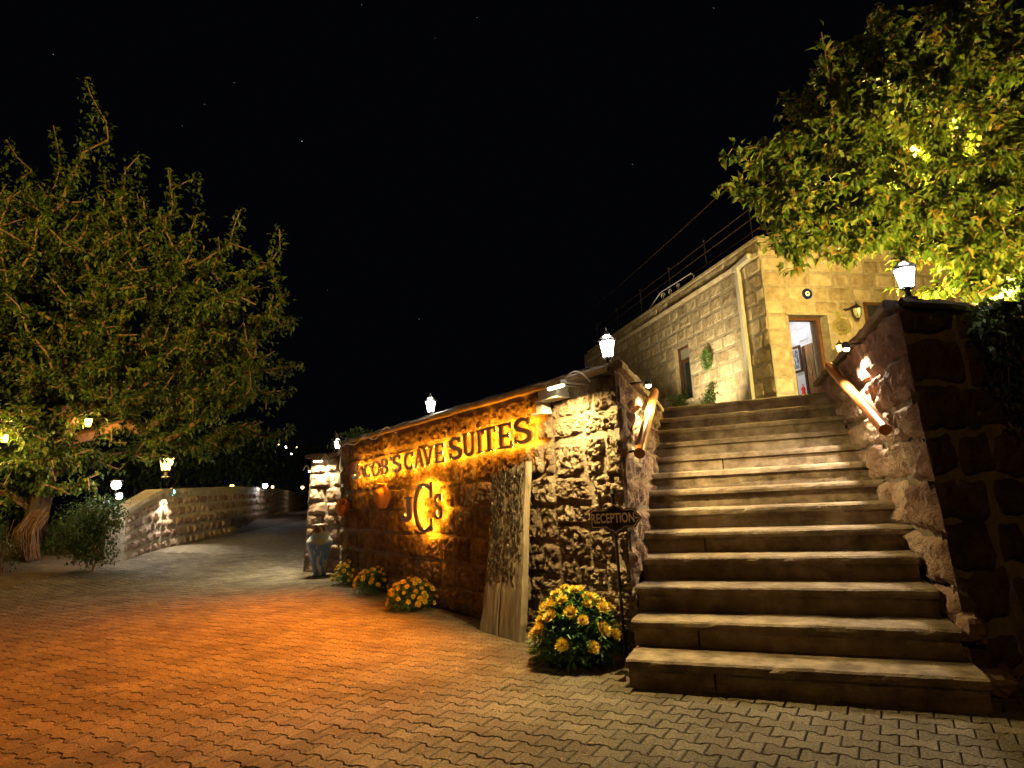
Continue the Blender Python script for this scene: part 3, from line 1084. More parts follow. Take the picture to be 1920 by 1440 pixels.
# drainpipe
mb = MB()
ax3 = [np.array([*(-sB), 0]), np.array([-sB[1] * 1.0, sB[0], 0]) * 0 + np.array([*V2(-0.9738, -0.2273), 0]), np.array([0, 0, 1.0])]
mb.box(fS(-0.64, (TERR + 5.3) / 2, 0.075), (0.095, 0.075, 5.3 - TERR), ax3)
mb.build('drainpipe', M['grey_metal'], hotel)
mb = MB()
mb.box(fS(-0.64, 5.36, 0.09), (0.13, 0.10, 0.12), ax3)
mb.hexa([fS(-0.72, 5.33, 0.02), fS(-0.2, 5.40, 0.02), fS(-0.2, 5.40, 0.13), fS(-0.72, 5.33, 0.13), fS(-0.72, 5.40, 0.02), fS(-0.2, 5.50, 0.02), fS(-0.2, 5.50, 0.13), fS(-0.72, 5.40, 0.13)])
mb.build('gutter_outlet', M['grey_metal'], hotel)
# roof railing: posts with ball tops and three rails
rail = empty('roof_railing', fS(-4, TOPZ + 0.03, -0.1), 'thin iron railing with ball topped posts along the hotel roof edge', 'railing')
for u in np.arange(-0.28, -9.4, -1.72):
    mb = MB()
    mb.tube([fS(u, TOPZ, -0.1), fS(u, 6.5, -0.1)], 0.012, 6)
    mb.lathe([(0.001, -0.035), (0.025, -0.025), (0.035, 0), (0.025, 0.025), (0.001, 0.035)], 8, fS(u, 6.53, -0.1))
    mb.build('post', M['iron'], rail)
M['rail_iron'] = surf('rusty_rail', [(0.3, (0.06, 0.035, 0.02)), (0.7, (0.10, 0.06, 0.035))], scale=8, bump=0.1, rough=0.5, metal=0.2)
for z in (6.46, 6.24, 5.97):
    mb = MB()
    mb.tube([fS(-9.4, z, -0.1), fS(0.1, z, -0.1), fS(0.1, z, -0.8), fS(0.1, z, -3)][:2], 0.008, 5)
    mb.tube([fS(-0.1, z, -0.1), fW(1.6, z, -0.1)], 0.008, 5)
    mb.build('rail', M['rail_iron'], rail)
cab = MB()
p0, p1 = fS(0.3, 7.55, -0.4), fS(-9, 7.15, -0.1)
cab.tube([p0 * (1 - t) + p1 * t - np.array([0, 0, 0.25 * t * (1 - t)]) for t in np.linspace(0, 1, 14)], 0.009, 5)
tag(centre(cab.build('overhead_cable', M['rail_iron'])), 'single thin cable strung above the hotel roof railing', 'cable')
# wrought iron scroll on the roof edge
sc_o = empty('iron_scroll', fS(-3.6, TOPZ, 0), 'white wrought iron scroll bracket on the edge of the hotel roof', 'ornament')
mb = MB()
mb.tube([fS(-4.8, 5.80, -0.02), fS(-4.1, 6.02, -0.02), fS(-2.55, 5.96, -0.02)], 0.014, 6)
mb.build('bar', M['grey_metal'], sc_o)
for cu, cz, r0, sg in ((-4.0, 5.88, 0.10, 1), (-3.6, 5.86, 0.09, -1), (-3.2, 5.86, 0.08, 1)):
    mb = MB()
    mb.tube([fS(cu + sg * r0 * (1 - t * 0.75) * math.cos(t * 9), cz + r0 * (1 - t * 0.75) * math.sin(t * 9), -0.02) for t in np.linspace(0, 1, 26)], 0.010, 5)
    mb.build('scroll', M['grey_metal'], sc_o)
mb = MB()
mb.tube([fS(-2.5, 5.93, -0.02), fS(-2.42, 5.86, -0.02), fS(-2.5, 5.80, -0.02)], 0.016, 5)
mb.build('finial', M['grey_metal'], sc_o)

# things fixed on the front
def disc(mf, u, z, r, d0, d1, n=28):
    mb = MB()
    mb.prism([(u + r * math.cos(2 * math.pi * k / n), z + r * math.sin(2 * math.pi * k / n)) for k in range(n)], mf, d0, d1)
    return mb


eye = empty('evil_eye', fW(0.91, 4.64, 0.02), 'round cobalt blue glass eye charm on the stone above the open door', 'charm')
disc(fW, 0.91, 4.64, 0.105, 0.0, 0.035).build('rim', M['blue'], eye)
disc(fW, 0.91, 4.64, 0.048, 0.03, 0.040).build('white_ring', M['paper'], eye)
disc(fW, 0.91, 4.64, 0.034, 0.03, 0.043).build('iris', M['pale_blue'], eye)
disc(fW, 0.91, 4.64, 0.015, 0.03, 0.046).build('pupil', M['ink'], eye)
plq = empty('oval_plaque', fW(1.55, 4.0, 0.03), 'oval dull gold plaque with a faint emblem right of the open door', 'plaque')


def oval(u, z, a, c, n=32):
    return [(u + a * math.cos(2 * math.pi * k / n), z + c * math.sin(2 * math.pi * k / n)) for k in range(n)]


MB().prism(oval(1.55, 4.0, 0.215, 0.165), fW, 0.0, 0.05).build('plate', M['brass'], plq)
mb = MB()
n = 28
for r0, a0, a1 in ((0.125, 200, 340), (0.12, 20, 160)):
    mb.tube([fW(1.55 + r0 * math.cos(math.radians(a)), 4.0 + 0.09 * math.sin(math.radians(a)), 0.052) for a in np.linspace(a0, a1, 14)], 0.005, 4)
mb.tube([fW(1.55 + 0.035 * math.cos(t), 4.035 + 0.03 * math.sin(t), 0.052) for t in np.linspace(0, 6.28, 14)], 0.004, 4)
for k in (-0.03, 0.03):
    mb.box(fW(1.55 + k, 3.94, 0.052), (0.03, 0.02, 0.008))
mb.tube([fW(1.43, 3.985, 0.052), fW(1.67, 3.985, 0.052)], 0.004, 4)
mb.build('emblem', M['ink'], plq)
sp = MB()
sp.prism([(1.36, 4.17), (1.56, 4.17), (1.58, 4.20), (1.57, 4.27), (1.55, 4.30), (1.38, 4.30), (1.35, 4.27), (1.35, 4.20)], fW, 0.0, 0.04)
tag(centre(sp.build('name_plate', surf('verdigris_plate', [(0.3, (0.16, 0.17, 0.04)), (0.7, (0.30, 0.29, 0.10))], scale=16, bump=0.4, rough=0.5))), 'small mottled green plate above the oval gold plaque', 'plaque')


# ------------------------------------------------------------------ lanterns
def hexring(r, z, n=6, a0=0.5):
    return [(r * math.cos((k + a0) * 2 * math.pi / n), r * math.sin((k + a0) * 2 * math.pi / n), z) for k in range(n)]


def lantern(loc, label, s=1.0, glassm=None, group=None, hanging=False, name='lantern', lit=True, bare=False):
    """six sided lantern: foot, tapered glass body with bars, roof, finial; built at its base"""
    o = empty(name, loc, label, 'lantern', group)
    z0 = 0.0
    if not hanging:
        mb = MB().lathe([(0.055 * s, 0), (0.055 * s, 0.012 * s), (0.022 * s, 0.03 * s), (0.016 * s, 0.07 * s), (0.035 * s, 0.085 * s)], 10)
        mb.build('foot', M['iron'], o, world=False)
        z0 = 0.085 * s
    mb = MB()
    a, c = hexring(0.042 * s, z0 + 0.004 * s), hexring(0.068 * s, z0 + 0.148 * s)
    b = len(mb.v)
    mb.v += a + c
    for k in range(6):
        m = (k + 1) % 6
        mb.f.append((k, m, 6 + m, 6 + k))
    mb.f += [tuple(range(6))[::-1], tuple(range(6, 12))]
    mb.build('glass', glassm or M['lamp_white'], o, world=False)
    mb = MB()
    for k in range(6):
        mb.tube([Vector(a[k]) * 1.0, Vector(c[k])], 0.0045 * s, 5)
    mb.tube(a + [a[0]], 0.006 * s, 5)
    mb.tube(c + [c[0]], 0.006 * s, 5)
    mb.build('bars', M['iron'], o, world=False)
    mb = MB().lathe([(0.085 * s, z0 + 0.15 * s), (0.08 * s, z0 + 0.158 * s), (0.035 * s, z0 + 0.20 * s), (0.02 * s, z0 + 0.205 * s)], 6)
    mb.build('roof', M['iron'], o, world=False)
    mb = MB().lathe([(0.012 * s, z0 + 0.205 * s), (0.02 * s, z0 + 0.222 * s), (0.006 * s, z0 + 0.245 * s), (0.001, z0 + 0.265 * s)], 8)
    mb.build('finial', M['iron'], o, world=False)
    if hanging:
        mb = MB().tube([(0, 0, z0 + 0.25 * s), (0, 0, z0 + 0.25 * s + 0.35)], 0.006, 5)
        mb.build('chain', M['iron'], o, world=False)
    return o


WHITE = (1.0, 0.86, 0.70)
GRP = 'white wall top lanterns'
l_corner = lantern((*(CORN - uA * 0.16 - nA * 0.08), WT + 0.002), 'white lit lantern on the wall corner beside the steps, above the reception sign', 0.92, group=GRP)
point('bulb', (*(CORN - uA * 0.16 - nA * 0.08), WT + 0.27), 34, WHITE, 0.05, l_corner)
spec = [((*(A0 + uA * -2.1 - nA * 0.1), WT + 0.002), 'white lit lantern midway along the top of the sign wall', 40),
        (tuple(fQ(LQ * 0.72, 2.062, -0.2)), 'white lit lantern on the end pier above the blue amphora', 40)]
for loc, lab, e in spec:
    o = copy_tree(l_corner)
    o.location = tuple(map(float, loc))
    o['label'] = lab
    o['group'] = GRP
kt = R1 + V2(0.06, -0.02) + sS * (kf(RT) + 0.10) + cS * 0.12
l_right = lantern((*kt, RT + 0.002), 'large white lantern on the corner of the tall wall right of the steps', 0.98, group=GRP)
point('bulb', (*kt, RT + 0.27), 46, WHITE, 0.06, l_right)
# unlit coach lamp beside the plaque and the lit one below it
wl = empty('wall_lamp', fW(1.86, 4.2, 0.15), 'unlit black bracket lamp on the facade above the oval plaque', 'lamp')
mb = MB()
mb.tube([fW(1.72, 4.33, 0.0), fW(1.72, 4.33, 0.06), fW(1.78, 4.36, 0.12), fW(1.86, 4.38, 0.15)], 0.022, 6)
mb.lathe([(0.06, 0), (0.06, 0.02)], 10, fW(1.72, 4.33, 0.03))
mb.build('bracket', M['iron'], wl)
q = fW(1.86, 4.12, 0.15)
MB().lathe([(0.035, 0.02), (0.075, 0.10), (0.085, 0.20)], 8, q).build('glass', surf('grey_lamp_glass', [(0.3, (0.30, 0.32, 0.22)), (0.7, (0.42, 0.44, 0.32))], scale=5, bump=0.02, rough=0.2), wl)
mb = MB()
for k in range(6):
    a = k * math.pi / 3
    mb.tube([(q[0] + 0.038 * math.cos(a), q[1] + 0.038 * math.sin(a), q[2] + 0.02), (q[0] + 0.078 * math.cos(a), q[1] + 0.078 * math.sin(a), q[2] + 0.10), (q[0] + 0.088 * math.cos(a), q[1] + 0.088 * math.sin(a), q[2] + 0.20)], 0.006, 4)
mb.lathe([(0.005, -0.06), (0.012, -0.03), (0.04, 0.02)], 8, q)
mb.build('cage', M['iron'], wl)
MB().lathe([(0.10, 0.20), (0.085, 0.22), (0.03, 0.28), (0.012, 0.30), (0.012, 0.33), (0.001, 0.36)], 8, q).build('cap', M['iron'], wl)
lw = lantern(pt(1577, 668, 11.4), 'small warm lit lantern below the oval plaque, half hidden by the wall', 0.9, M['lamp_warm'], group=None)
point('bulb', pt(1577, 668, 11.4) + np.array([0, 0, 0.15]), 30, (1, 0.7, 0.3), 0.04, lw)

# ------------------------------------------------------------------ LED tubes, boxes and the flood lamp
def led_bar(mf, u, z, out, L, label, energy, col, tilt=0.25):
    o = empty('wall_light', mf(u, z, 0.05), label, 'light')
    mb = MB()
    mb.hexa([mf(a, b, d) for b in (z, z + 0.035) for a, d in ((u - L / 2, out + 0.03), (u + L / 2, out + 0.03), (u + L / 2, out - 0.03), (u - L / 2, out - 0.03))])
    mb.build('housing', M['grey_metal'], o)
    mb = MB()
    mb.tube([mf(u - L / 2 + 0.01, z - 0.006, out), mf(u + L / 2 - 0.01, z - 0.006, out)], 0.014, 8)
    mb.build('tube', M['led_bar'], o)
    mb = MB()
    for k in (-0.3, 0.3):
        mb.tube([mf(u + k * L, z + 0.02, 0.0), mf(u + k * L, z + 0.02, out)], 0.008, 5)
    mb.build('arm', M['grey_metal'], o)
    mb = MB()
    mb.tube([mf(u + L / 2 + 0.10 * t - 0.02, z + 0.01 + 0.09 * math.sin(t * 3.1), out * (1 - t) + 0.07 * t) for t in np.linspace(0, 1, 12)], 0.006, 5)
    mb.build('cable', M['white'], o)
    aimed('led_light', 'AREA', mf(u, z - 0.03, out), mf(u, z - 1.0, out + 1.0 * tilt), energy, col, o, size=L, size_y=0.03, spread=175)
    return o


LEDC = (1.0, 0.70, 0.25)
led_bar(fA, 0.86, 2.00, 0.27, 0.20, 'bright tube light under the coping at the stair end of the sign wall', 78, LEDC, 0.1)
led_bar(fQ, LQ * 0.55, 1.925, 0.15, 0.20, 'bright tube light under the cap of the end pier', 75, (1.0, 0.80, 0.42), 0.35)
fE = face(Q0 - V2(dQ[1], -dQ[0]) * 0.30, (dQ[1], -dQ[0]))
led_bar(fE, 0.05, 1.78, 0.02, 0.18, 'tube light on the lane side of the end pier', 45, (1.0, 0.85, 0.6), 0.35)
fx = empty('light_fitting', fA(0.60, 1.97, 0.1), 'unlit grey box light left of the bright tube on the sign wall', 'light')
mb = MB()
mb.hexa([fA(u, z, d) for z in (1.955, 2.03) for u, d in ((0.47, 0.16), (0.72, 0.16), (0.72, 0.03), (0.47, 0.03))])
mb.build('housing', M['grey_metal'], fx)
mb = MB()
mb.hexa([fA(u, z, d) for z in (1.940, 1.954) for u, d in ((0.46, 0.175), (0.73, 0.175), (0.73, 0.03), (0.46, 0.03))])
mb.build('lip', M['grey_metal'], fx)
jb = empty('junction_box', fA(0.40, 1.87, 0.08), 'small white junction box on the sign wall above the last letter', 'box')
mb = MB()
mb.hexa([fA(u, z, d) for z in (1.865, 1.965) for u, d in ((0.36, 0.11), (0.45, 0.11), (0.45, 0.02), (0.36, 0.02))])
mb.build('case', M['white'], jb)
mb = MB()
mb.hexa([fA(u, z, d) for z in (1.845, 1.862) for u, d in ((0.30, 0.12), (0.46, 0.12), (0.46, 0.02), (0.30, 0.02))])
mb.build('ledge', M['white'], jb)
mb = MB()
mb.tube([fA(u, WT + 0.012 + 0.006 * math.sin(u * 9), 0.03) for u in np.linspace(-4.9, 1.0, 60)], 0.009, 5)
tag(centre(mb.build('cable', M['iron'])), 'black cable lying along the top of the sign wall', 'cable')
mb = MB()
mb.tube([fA(-4.9 + t * 2.2, WT - 0.09 + 0.05 * t + 0.05 * math.sin(t * 17) * (0.3 + t), 0.085) for t in np.linspace(0, 1, 40)], 0.008, 5)
tag(centre(mb.build('cable', M['white'])), 'pale wavy wire looped under the coping above the first word of the sign', 'cable')
fl = empty('flood_lamp', fF(0.75, 2.2, 0.1), 'dark rectangular flood lamp on a bracket high on the black front wall', 'light')
fpos = on_plane(1802, 582, K0 + sS * 0.28, fR)
fu = float((fpos[:2] - (R1 + V2(0.06, -0.02) + sS * 0.5)) @ fR)
fz = float(fpos[2])
mb = MB()
mb.hexa([fF(u, z, d) for z, dz in ((fz - 0.03, 0.0), (fz + 0.01, 0.0)) for u, d in ((fu - 0.10, 0.26), (fu + 0.10, 0.26), (fu + 0.09, 0.10), (fu - 0.09, 0.10))])
mb.build('housing', M['iron'], fl)
mb = MB()
mb.hexa([fF(u, z, d) for z in (fz + 0.011, fz + 0.016) for u, d in ((fu - 0.085, 0.245), (fu + 0.085, 0.245), (fu + 0.075, 0.12), (fu - 0.075, 0.12))])
mb.build('glass', surf('lamp_lens', [(0.3, (0.35, 0.36, 0.2)), (0.7, (0.45, 0.45, 0.28))], scale=5, bump=0.02, rough=0.25), fl)
aimed('flood_light', 'SPOT', fF(fu, fz + 0.05, 0.20), pt(1660, 260, 6.6), 1150, (1.0, 0.72, 0.18), fl, size=0.06, cone=125, blend=0.7)
mb = MB()
for k in (-0.11, 0.11):
    mb.tube([fF(fu + k, fz - 0.01, 0.17), fF(fu + k, fz - 0.10, 0.10), fF(fu + k * 0.6, fz - 0.12, 0.02)], 0.008, 5)
mb.build('bracket', M['iron'], fl)
mb = MB()
mb.tube([fF(fu + 0.05 + 0.05 * t, fz - 0.05 - 0.3 * t, 0.03 + 0.06 * math.sin(t * 3)) for t in np.linspace(0, 1, 10)], 0.006, 5)
mb.build('cable', M['iron'], fl)

# ------------------------------------------------------------------ lit letters
def strip(path, w, closed=False):
    """ribbons: list of quads (4 2D points) along a path"""
    n = len(path)
    out = []
    L, R = [], []
    for k in range(n):
        if closed:
            a, b = path[(k - 1) % n], path[(k + 1) % n]
        else:
            a, b = path[max(0, k - 1)], path[min(n - 1, k + 1)]
        dx, dy = b[0] - a[0], b[1] - a[1]
        l = math.hypot(dx, dy) or 1
        ww = w[k] if hasattr(w, '__len__') else w
        nx, ny = -dy / l * ww / 2, dx / l * ww / 2
        L.append((path[k][0] + nx, path[k][1] + ny))
        R.append((path[k][0] - nx, path[k][1] - ny))
    return L, R


def arc(cx, cy, rx, ry, a0, a1, n=18):
    return [(cx + rx * math.cos(math.radians(a0 + (a1 - a0) * k / n)), cy + ry * math.sin(math.radians(a0 + (a1 - a0) * k / n))) for k in range(n + 1)]


T, t_, sr = 0.17, 0.105, 0.075           # heavy stroke, thin stroke, serif
h_ = T / 2


def bar(x0, y0, x1, y1, w=T):
    return ([(x0, y0), (x1, y1)], w)


def serif(x, y, w=0.34):
    return ([(x - w / 2, y), (x + w / 2, y)], sr)


GLY = {
    'A': (1.08, [bar(0.13, 0.05, 0.52, 0.99, t_), bar(0.50, 0.99, 0.91, 0.05), bar(0.27, 0.30, 0.78, 0.30, 0.09), serif(0.14, 0.04, 0.24), serif(0.92, 0.04, 0.28)]),
    'B': (0.86, [bar(0.22, 0.0, 0.22, 1.0), (arc(0.44, 0.745, 0.26, 0.205, 90, -90, 14), [0.13] * 4 + [T] * 7 + [0.13] * 4), (arc(0.46, 0.275, 0.29, 0.225, 90, -90, 14), [0.13] * 4 + [T] * 7 + [0.13] * 4), bar(0.2, 0.95, 0.46, 0.95, 0.10), bar(0.2, 0.52, 0.47, 0.52, 0.10), bar(0.2, 0.05, 0.48, 0.05, 0.10), serif(0.14, 0.045, 0.2), serif(0.14, 0.955, 0.2)]),
    'C': (0.95, [(arc(0.52, 0.5, 0.40, 0.44, 52, 308, 26), [0.12] * 6 + [T] * 15 + [0.12] * 6), bar(0.80, 0.98, 0.80, 0.68, 0.09), bar(0.80, 0.30, 0.80, 0.06, 0.08)]),
    'O': (1.04, [(arc(0.52, 0.5, 0.42, 0.44, 0, 180, 18), [T] * 5 + [0.13] * 9 + [T] * 5), (arc(0.52, 0.5, 0.42, 0.44, 180, 360, 18), [T] * 5 + [0.13] * 9 + [T] * 5)]),
    'S': (0.80, [(arc(0.41, 0.735, 0.26, 0.205, 35, 250, 14) + arc(0.41, 0.255, 0.29, 0.225, 70, -145, 16), [0.11] * 3 + [0.15] * 9 + [T + 0.02] * 8 + [0.15] * 9 + [0.11] * 3), bar(0.66, 0.98, 0.66, 0.70, 0.085), bar(0.12, 0.30, 0.12, 0.02, 0.085)]),
    'V': (1.02, [bar(0.13, 0.97, 0.52, 0.03), bar(0.50, 0.03, 0.86, 0.95, t_), serif(0.14, 0.955, 0.38), serif(0.86, 0.955, 0.32)]),
    'E': (0.82, [bar(0.22, 0.0, 0.22, 1.0), bar(0.2, 0.95, 0.74, 0.95, 0.10), bar(0.2, 0.51, 0.62, 0.51, 0.10), bar(0.2, 0.05, 0.77, 0.05, 0.10), bar(0.73, 1.0, 0.73, 0.76, 0.085), bar(0.76, 0.0, 0.76, 0.27, 0.085), bar(0.61, 0.40, 0.61, 0.62, 0.08), serif(0.13, 0.045, 0.2), serif(0.13, 0.955, 0.2)]),
    'U': (0.98, [([(0.22, 1.0), (0.22, 0.36)] + arc(0.49, 0.33, 0.27, 0.27, 180, 360, 16) + [(0.76, 0.38), (0.76, 1.0)], [T] * 6 + [0.15] * 10 + [t_] * 5), serif(0.22, 0.955, 0.40), serif(0.77, 0.955, 0.34)]),
    'I': (0.46, [bar(0.23, 0.0, 0.23, 1.0), serif(0.23, 0.045, 0.40), serif(0.23, 0.955, 0.40), bar(0.23, 1.10, 0.23, 1.24, 0.14)]),
    'T': (0.92, [bar(0.46, 0.0, 0.46, 1.0), bar(0.06, 0.95, 0.86, 0.95, 0.10), bar(0.085, 1.0, 0.085, 0.74, 0.085), bar(0.835, 1.0, 0.835, 0.74, 0.085), serif(0.46, 0.045, 0.42)]),
    'J': (0.66, [([(0.44, 1.0), (0.44, 0.6), (0.44, 0.24)] + arc(0.22, 0.22, 0.22, 0.20, 0, -150, 11), [T * 1.15] * 6 + [T] * 4 + [0.13] * 5), serif(0.42, 0.955, 0.46), bar(0.02, 0.12, 0.12, 0.24, 0.15)]),
    "'": (0.2, [bar(0.12, 1.02, 0.08, 0.74, 0.13)]),
}
M['led_side'] = M['led_amber']


def make_letter(parent, ch, s0, s1, z0, z1, d0, d1, wscale=1.0, label=None):
    adv, strokes = GLY[ch]
    Wd, Hh = s1 - s0, z1 - z0
    kx = Wd / adv
    mp = lambda x, y: (s0 + x * kx, z0 + y * Hh)
    body, led = MB(), MB()
    for k, (path, w) in enumerate(strokes):
        # stroke widths are in cap-height units: work in a square-ish space, then scale
        asp = kx / Hh
        p2 = list(path)
        w_ = [q * wscale for q in w] if hasattr(w, '__len__') else w * wscale
        if hasattr(w_, '__len__') and len(w_) != len(p2):
            w_ = [w_[min(len(w_) - 1, int(i * len(w_) / len(p2)))] for i in range(len(p2))]
        L, R = strip(p2, w_)
        e = k * 0.0007
        poly = L + R[::-1]
        n = len(L)
        b = len(body.v)
        for d in (d0 + e, d1 + e):
            body.v += [tuple(fA(s0 + x * kx, z0 + y * Hh, d)) for x, y in L + R]
        for i in range(n - 1):
            a, c, m, q = b + i, b + i + 1, b + n + i + 1, b + n + i
            body.f.append((a, c, m, q))
            o = 2 * n
            body.f.append((a + o, q + o, m + o, c + o))
            body.f.append((a, a + o, c + o, c))
            body.f.append((q, m, m + o, q + o))
        body.f.append((b, b + n, b + 3 * n, b + 2 * n))
        body.f.append((b + n - 1, b + 3 * n - 1, b + 4 * n - 1, b + 2 * n - 1))
        if True:
            wl_ = [q * 0.55 for q in w_] if hasattr(w_, '__len__') else w_ * 0.55
            L, R = strip(p2[::2] + ([p2[-1]] if len(p2) % 2 == 0 else []) if len(p2) > 6 else p2, w_ * 0.4 if not hasattr(w_, '__len__') else 0.34 * T)
            b = len(led.v)
            n = len(L)
            led.v += [tuple(fA(s0 + x * kx, z0 + y * Hh, d0 - 0.003)) for x, y in L + R]
            for i in range(n - 1):
                led.f.append((b + i, b + n + i, b + n + i + 1, b + i + 1))
    lo = body.build('letter', M['letter'], parent)
    if label:
        lo['label'] = label
    led.build('led_strip', M['led_amber'], lo)
    return lo


zz = lambda x, y: (540 + x / 3.692, 700 + y / 3.692)


def wall_s(x, y, P=A0 + nA * 0.10):
    X = on_plane(*zz(x, y), P, uA)
    return float((X[:2] - A0) @ uA), float(X[2])


SIGN = [('J', 450, 492, 628, 728), ('A', 483, 541, 642, 722), ('C', 526, 580, 628, 720), ('O', 578, 640, 606, 712), ('B', 638, 697, 592, 700), ("'", 705, 720, 575, 690), ('S', 720, 785, 566, 682),
        ('C', 803, 872, 545, 668), ('A', 876, 942, 525, 652), ('V', 933, 1008, 507, 640), ('E', 1012, 1086, 487, 620), ('S', 1112, 1206, 443, 592), ('U', 1206, 1303, 408, 573), ('I', 1306, 1348, 392, 556),
        ('T', 1342, 1447, 372, 542), ('E', 1452, 1556, 346, 522), ('S', 1558, 1692, 308, 482)]
sign = empty('letter_sign', fA(-2.0, 1.5, 0.1), 'bronze letters reading JACOB\'S CAVE SUİTES glowing amber on the stone wall', 'sign')
D0, D1 = 0.092, 0.112
for ch, x0, x1, y0, y1 in SIGN:
    xm, ym = (x0 + x1) / 2, (y0 + y1) / 2
    a, c = wall_s(x0, ym)[0], wall_s(x1, ym)[0]
    zt, zb_ = wall_s(xm, y0)[1], wall_s(xm, y1)[1]
    if ch == "'":
        adv, hh = 0.2, zt - zb_
    make_letter(sign, ch, a, c, zb_, zt, D0, D1)
mono = empty('monogram_sign', fA(-1.95, 0.8, 0.1), 'bronze JCS monogram glowing amber on the wall below the name', 'sign')
for ch, x0, x1, y0, y1, ws in (('J', 792, 876, 856, 1018, 1.0), ('C', 866, 1024, 750, 1112, 0.55), ('S', 1018, 1072, 830, 1006, 0.72)):
    xm, ym = (x0 + x1) / 2, (y0 + y1) / 2
    make_letter(mono, ch, wall_s(x0, ym)[0], wall_s(x1, ym)[0], wall_s(xm, y1)[1], wall_s(xm, y0)[1], D0 + 0.005, D1 + 0.01, ws)
# LED modules along the undersides of the letters
AMB = (1.0, 0.23, 0.001)
for s0, s1, z, e in ((-4.3, -2.6, 1.56, 34), (-2.45, -1.4, 1.58, 30), (-1.25, 0.25, 1.62, 44)):
    aimed('led_modules', 'AREA', fA((s0 + s1) / 2, z - 0.05, 0.14), fA((s0 + s1) / 2, z - 0.62, 1.24), e * 3.1, AMB, sign, size=s1 - s0, size_y=0.03, spread=118)

# ------------------------------------------------------------------ handrails and stair lamps
def handrail(P, d, cn, p0, p1, label):
    """p0, p1: (along, z) of the lower and upper end, 0.13 m off the wall"""
    a = np.array([*(P + d * p0[0] + cn * 0.13), p0[1]])
    b = np.array([*(P + d * p1[0] + cn * 0.13), p1[1]])
    o = empty('handrail', (a[0], a[1], a[2]), label, 'handrail')
    mb = MB()
    pts = [a + (b - a) * t + np.array([0, 0, 0.006 * math.sin(t * 7)]) for t in np.linspace(0, 1, 12)]
    mb.tube(pts, [0.041 + 0.002 * math.sin(k * 2.1) for k in range(12)], 18)
    mb.build('pole', M['rail_wood'], o, sm=False)
    for t in (0.18, 0.8):
        q = a + (b - a) * t
        mb = MB()
        mb.tube([q - np.array([0, 0, 0.035]), q - np.array([0, 0, 0.08]) - np.array([*cn, 0]) * 0.05, q - np.array([0, 0, 0.09]) - np.array([*cn, 0]) * 0.14], 0.010, 6)
        mb.build('bracket', M['iron'], o)
    return o


def cheek_uv(x, y, P, off):
    X = on_plane(x, y, P + off, sS)
    return float((X[:2] - P) @ sS), float(X[2])


PL, PRr = CORN.copy(), R1 + V2(0.06, -0.02)
handrail(PL, sS, cS, cheek_uv(1199, 850, PL, cS * 0.13), cheek_uv(1227, 735, PL, cS * 0.13), 'varnished round wooden handrail on the left side wall of the steps')
handrail(PRr, sS, -cS, cheek_uv(1660, 806, PRr, -cS * 0.13), cheek_uv(1554, 686, PRr, -cS * 0.13), 'varnished round wooden handrail on the right side wall of the steps')


def stair_lamp(P, cn, uv, label, e, col, tgt):
    loc = np.array([*(P + sS * uv[0] + cn * 0.15), uv[1]])
    o = empty('stair_lamp', loc, label, 'light')
    mb = MB().tube([loc - np.array([*cn, 0]) * 0.17 + np.array([0, 0, 0.02]), loc + np.array([0, 0, 0.015])], 0.012, 6)
    mb.build('arm', M['iron'], o)
    MB().lathe([(0.03, -0.01), (0.034, 0.02), (0.02, 0.045)], 12, loc).build('shade', M['iron'], o)
    MB().lathe([(0.001, -0.036), (0.018, -0.03), (0.025, -0.018), (0.022, -0.006)], 12, loc).build('bulb_glass', M['lamp_soft'], o, sm=True)
    aimed('bulb', 'SPOT', loc - np.array([0, 0, 0.045]), tgt, e, col, o, size=0.02, cone=150, blend=0.7)
    return o


uvl = cheek_uv(1195, 714, PL, cS * 0.06)
stair_lamp(PL, cS, (uvl[0], min(uvl[1], 2.06)), 'small warm lamp at the top of the left stair wall', 190, (1.0, 0.72, 0.28), (*(PL + sS * 1.4 + cS * 0.7), 0.3))
uvr = cheek_uv(1608, 643, PRr, -cS * 0.06)
stair_lamp(PRr, -cS, (uvr[0], min(uvr[1], 2.26)), 'small bright lamp under the coping of the right stair wall', 210, (1.0, 0.80, 0.55), (*(PRr + sS * 1.7 - cS * 0.45), 0.6))

# ------------------------------------------------------------------ jars, amphora
def spin(prof, n=28):
    return MB().lathe(prof, n)


jar = empty('wall_jar', (0, 0, 0), 'upright clay jar with one handle hung on the wall left of the monogram', 'jar')
spin([(0.055, 0.0), (0.075, 0.03), (0.115, 0.12), (0.128, 0.19), (0.115, 0.24), (0.075, 0.275), (0.06, 0.29), (0.06, 0.31), (0.075, 0.335), (0.07, 0.34), (0.05, 0.335), (0.045, 0.30)]).build('body', M['terracotta'], jar, sm=True, world=False)
MB().tube([(0.065, 0, 0.315), (0.11, 0, 0.325), (0.145, 0, 0.285), (0.15, 0, 0.23), (0.12, 0, 0.18)], 0.012, 8).build('handle', M['terracotta'], jar, sm=True, world=False)
MB().tube([(-0.065, 0, 0.315), (-0.11, 0, 0.325), (-0.145, 0, 0.285), (-0.145, 0, 0.24), (-0.118, 0, 0.20)], 0.012, 8).build('handle', M['terracotta'], jar, sm=True, world=False)
jar.location = tuple(on_plane(717, 953, A0 + nA * 0.17, uA))
jar.rotation_euler = (0, 0.06, math.atan2(uA[1], uA[0]))
jar2 = empty('wall_jar', (0, 0, 0), 'tipped clay jar with its mouth outward near the end pier', 'jar')
spin([(0.05, 0.0), (0.07, 0.03), (0.105, 0.12), (0.12, 0.18), (0.11, 0.23), (0.075, 0.265), (0.07, 0.285), (0.088, 0.305), (0.082, 0.31), (0.055, 0.30), (0.05, 0.24), (0.07, 0.18), (0.02, 0.08)]).build('body', M['terracotta'], jar2, sm=True, world=False)
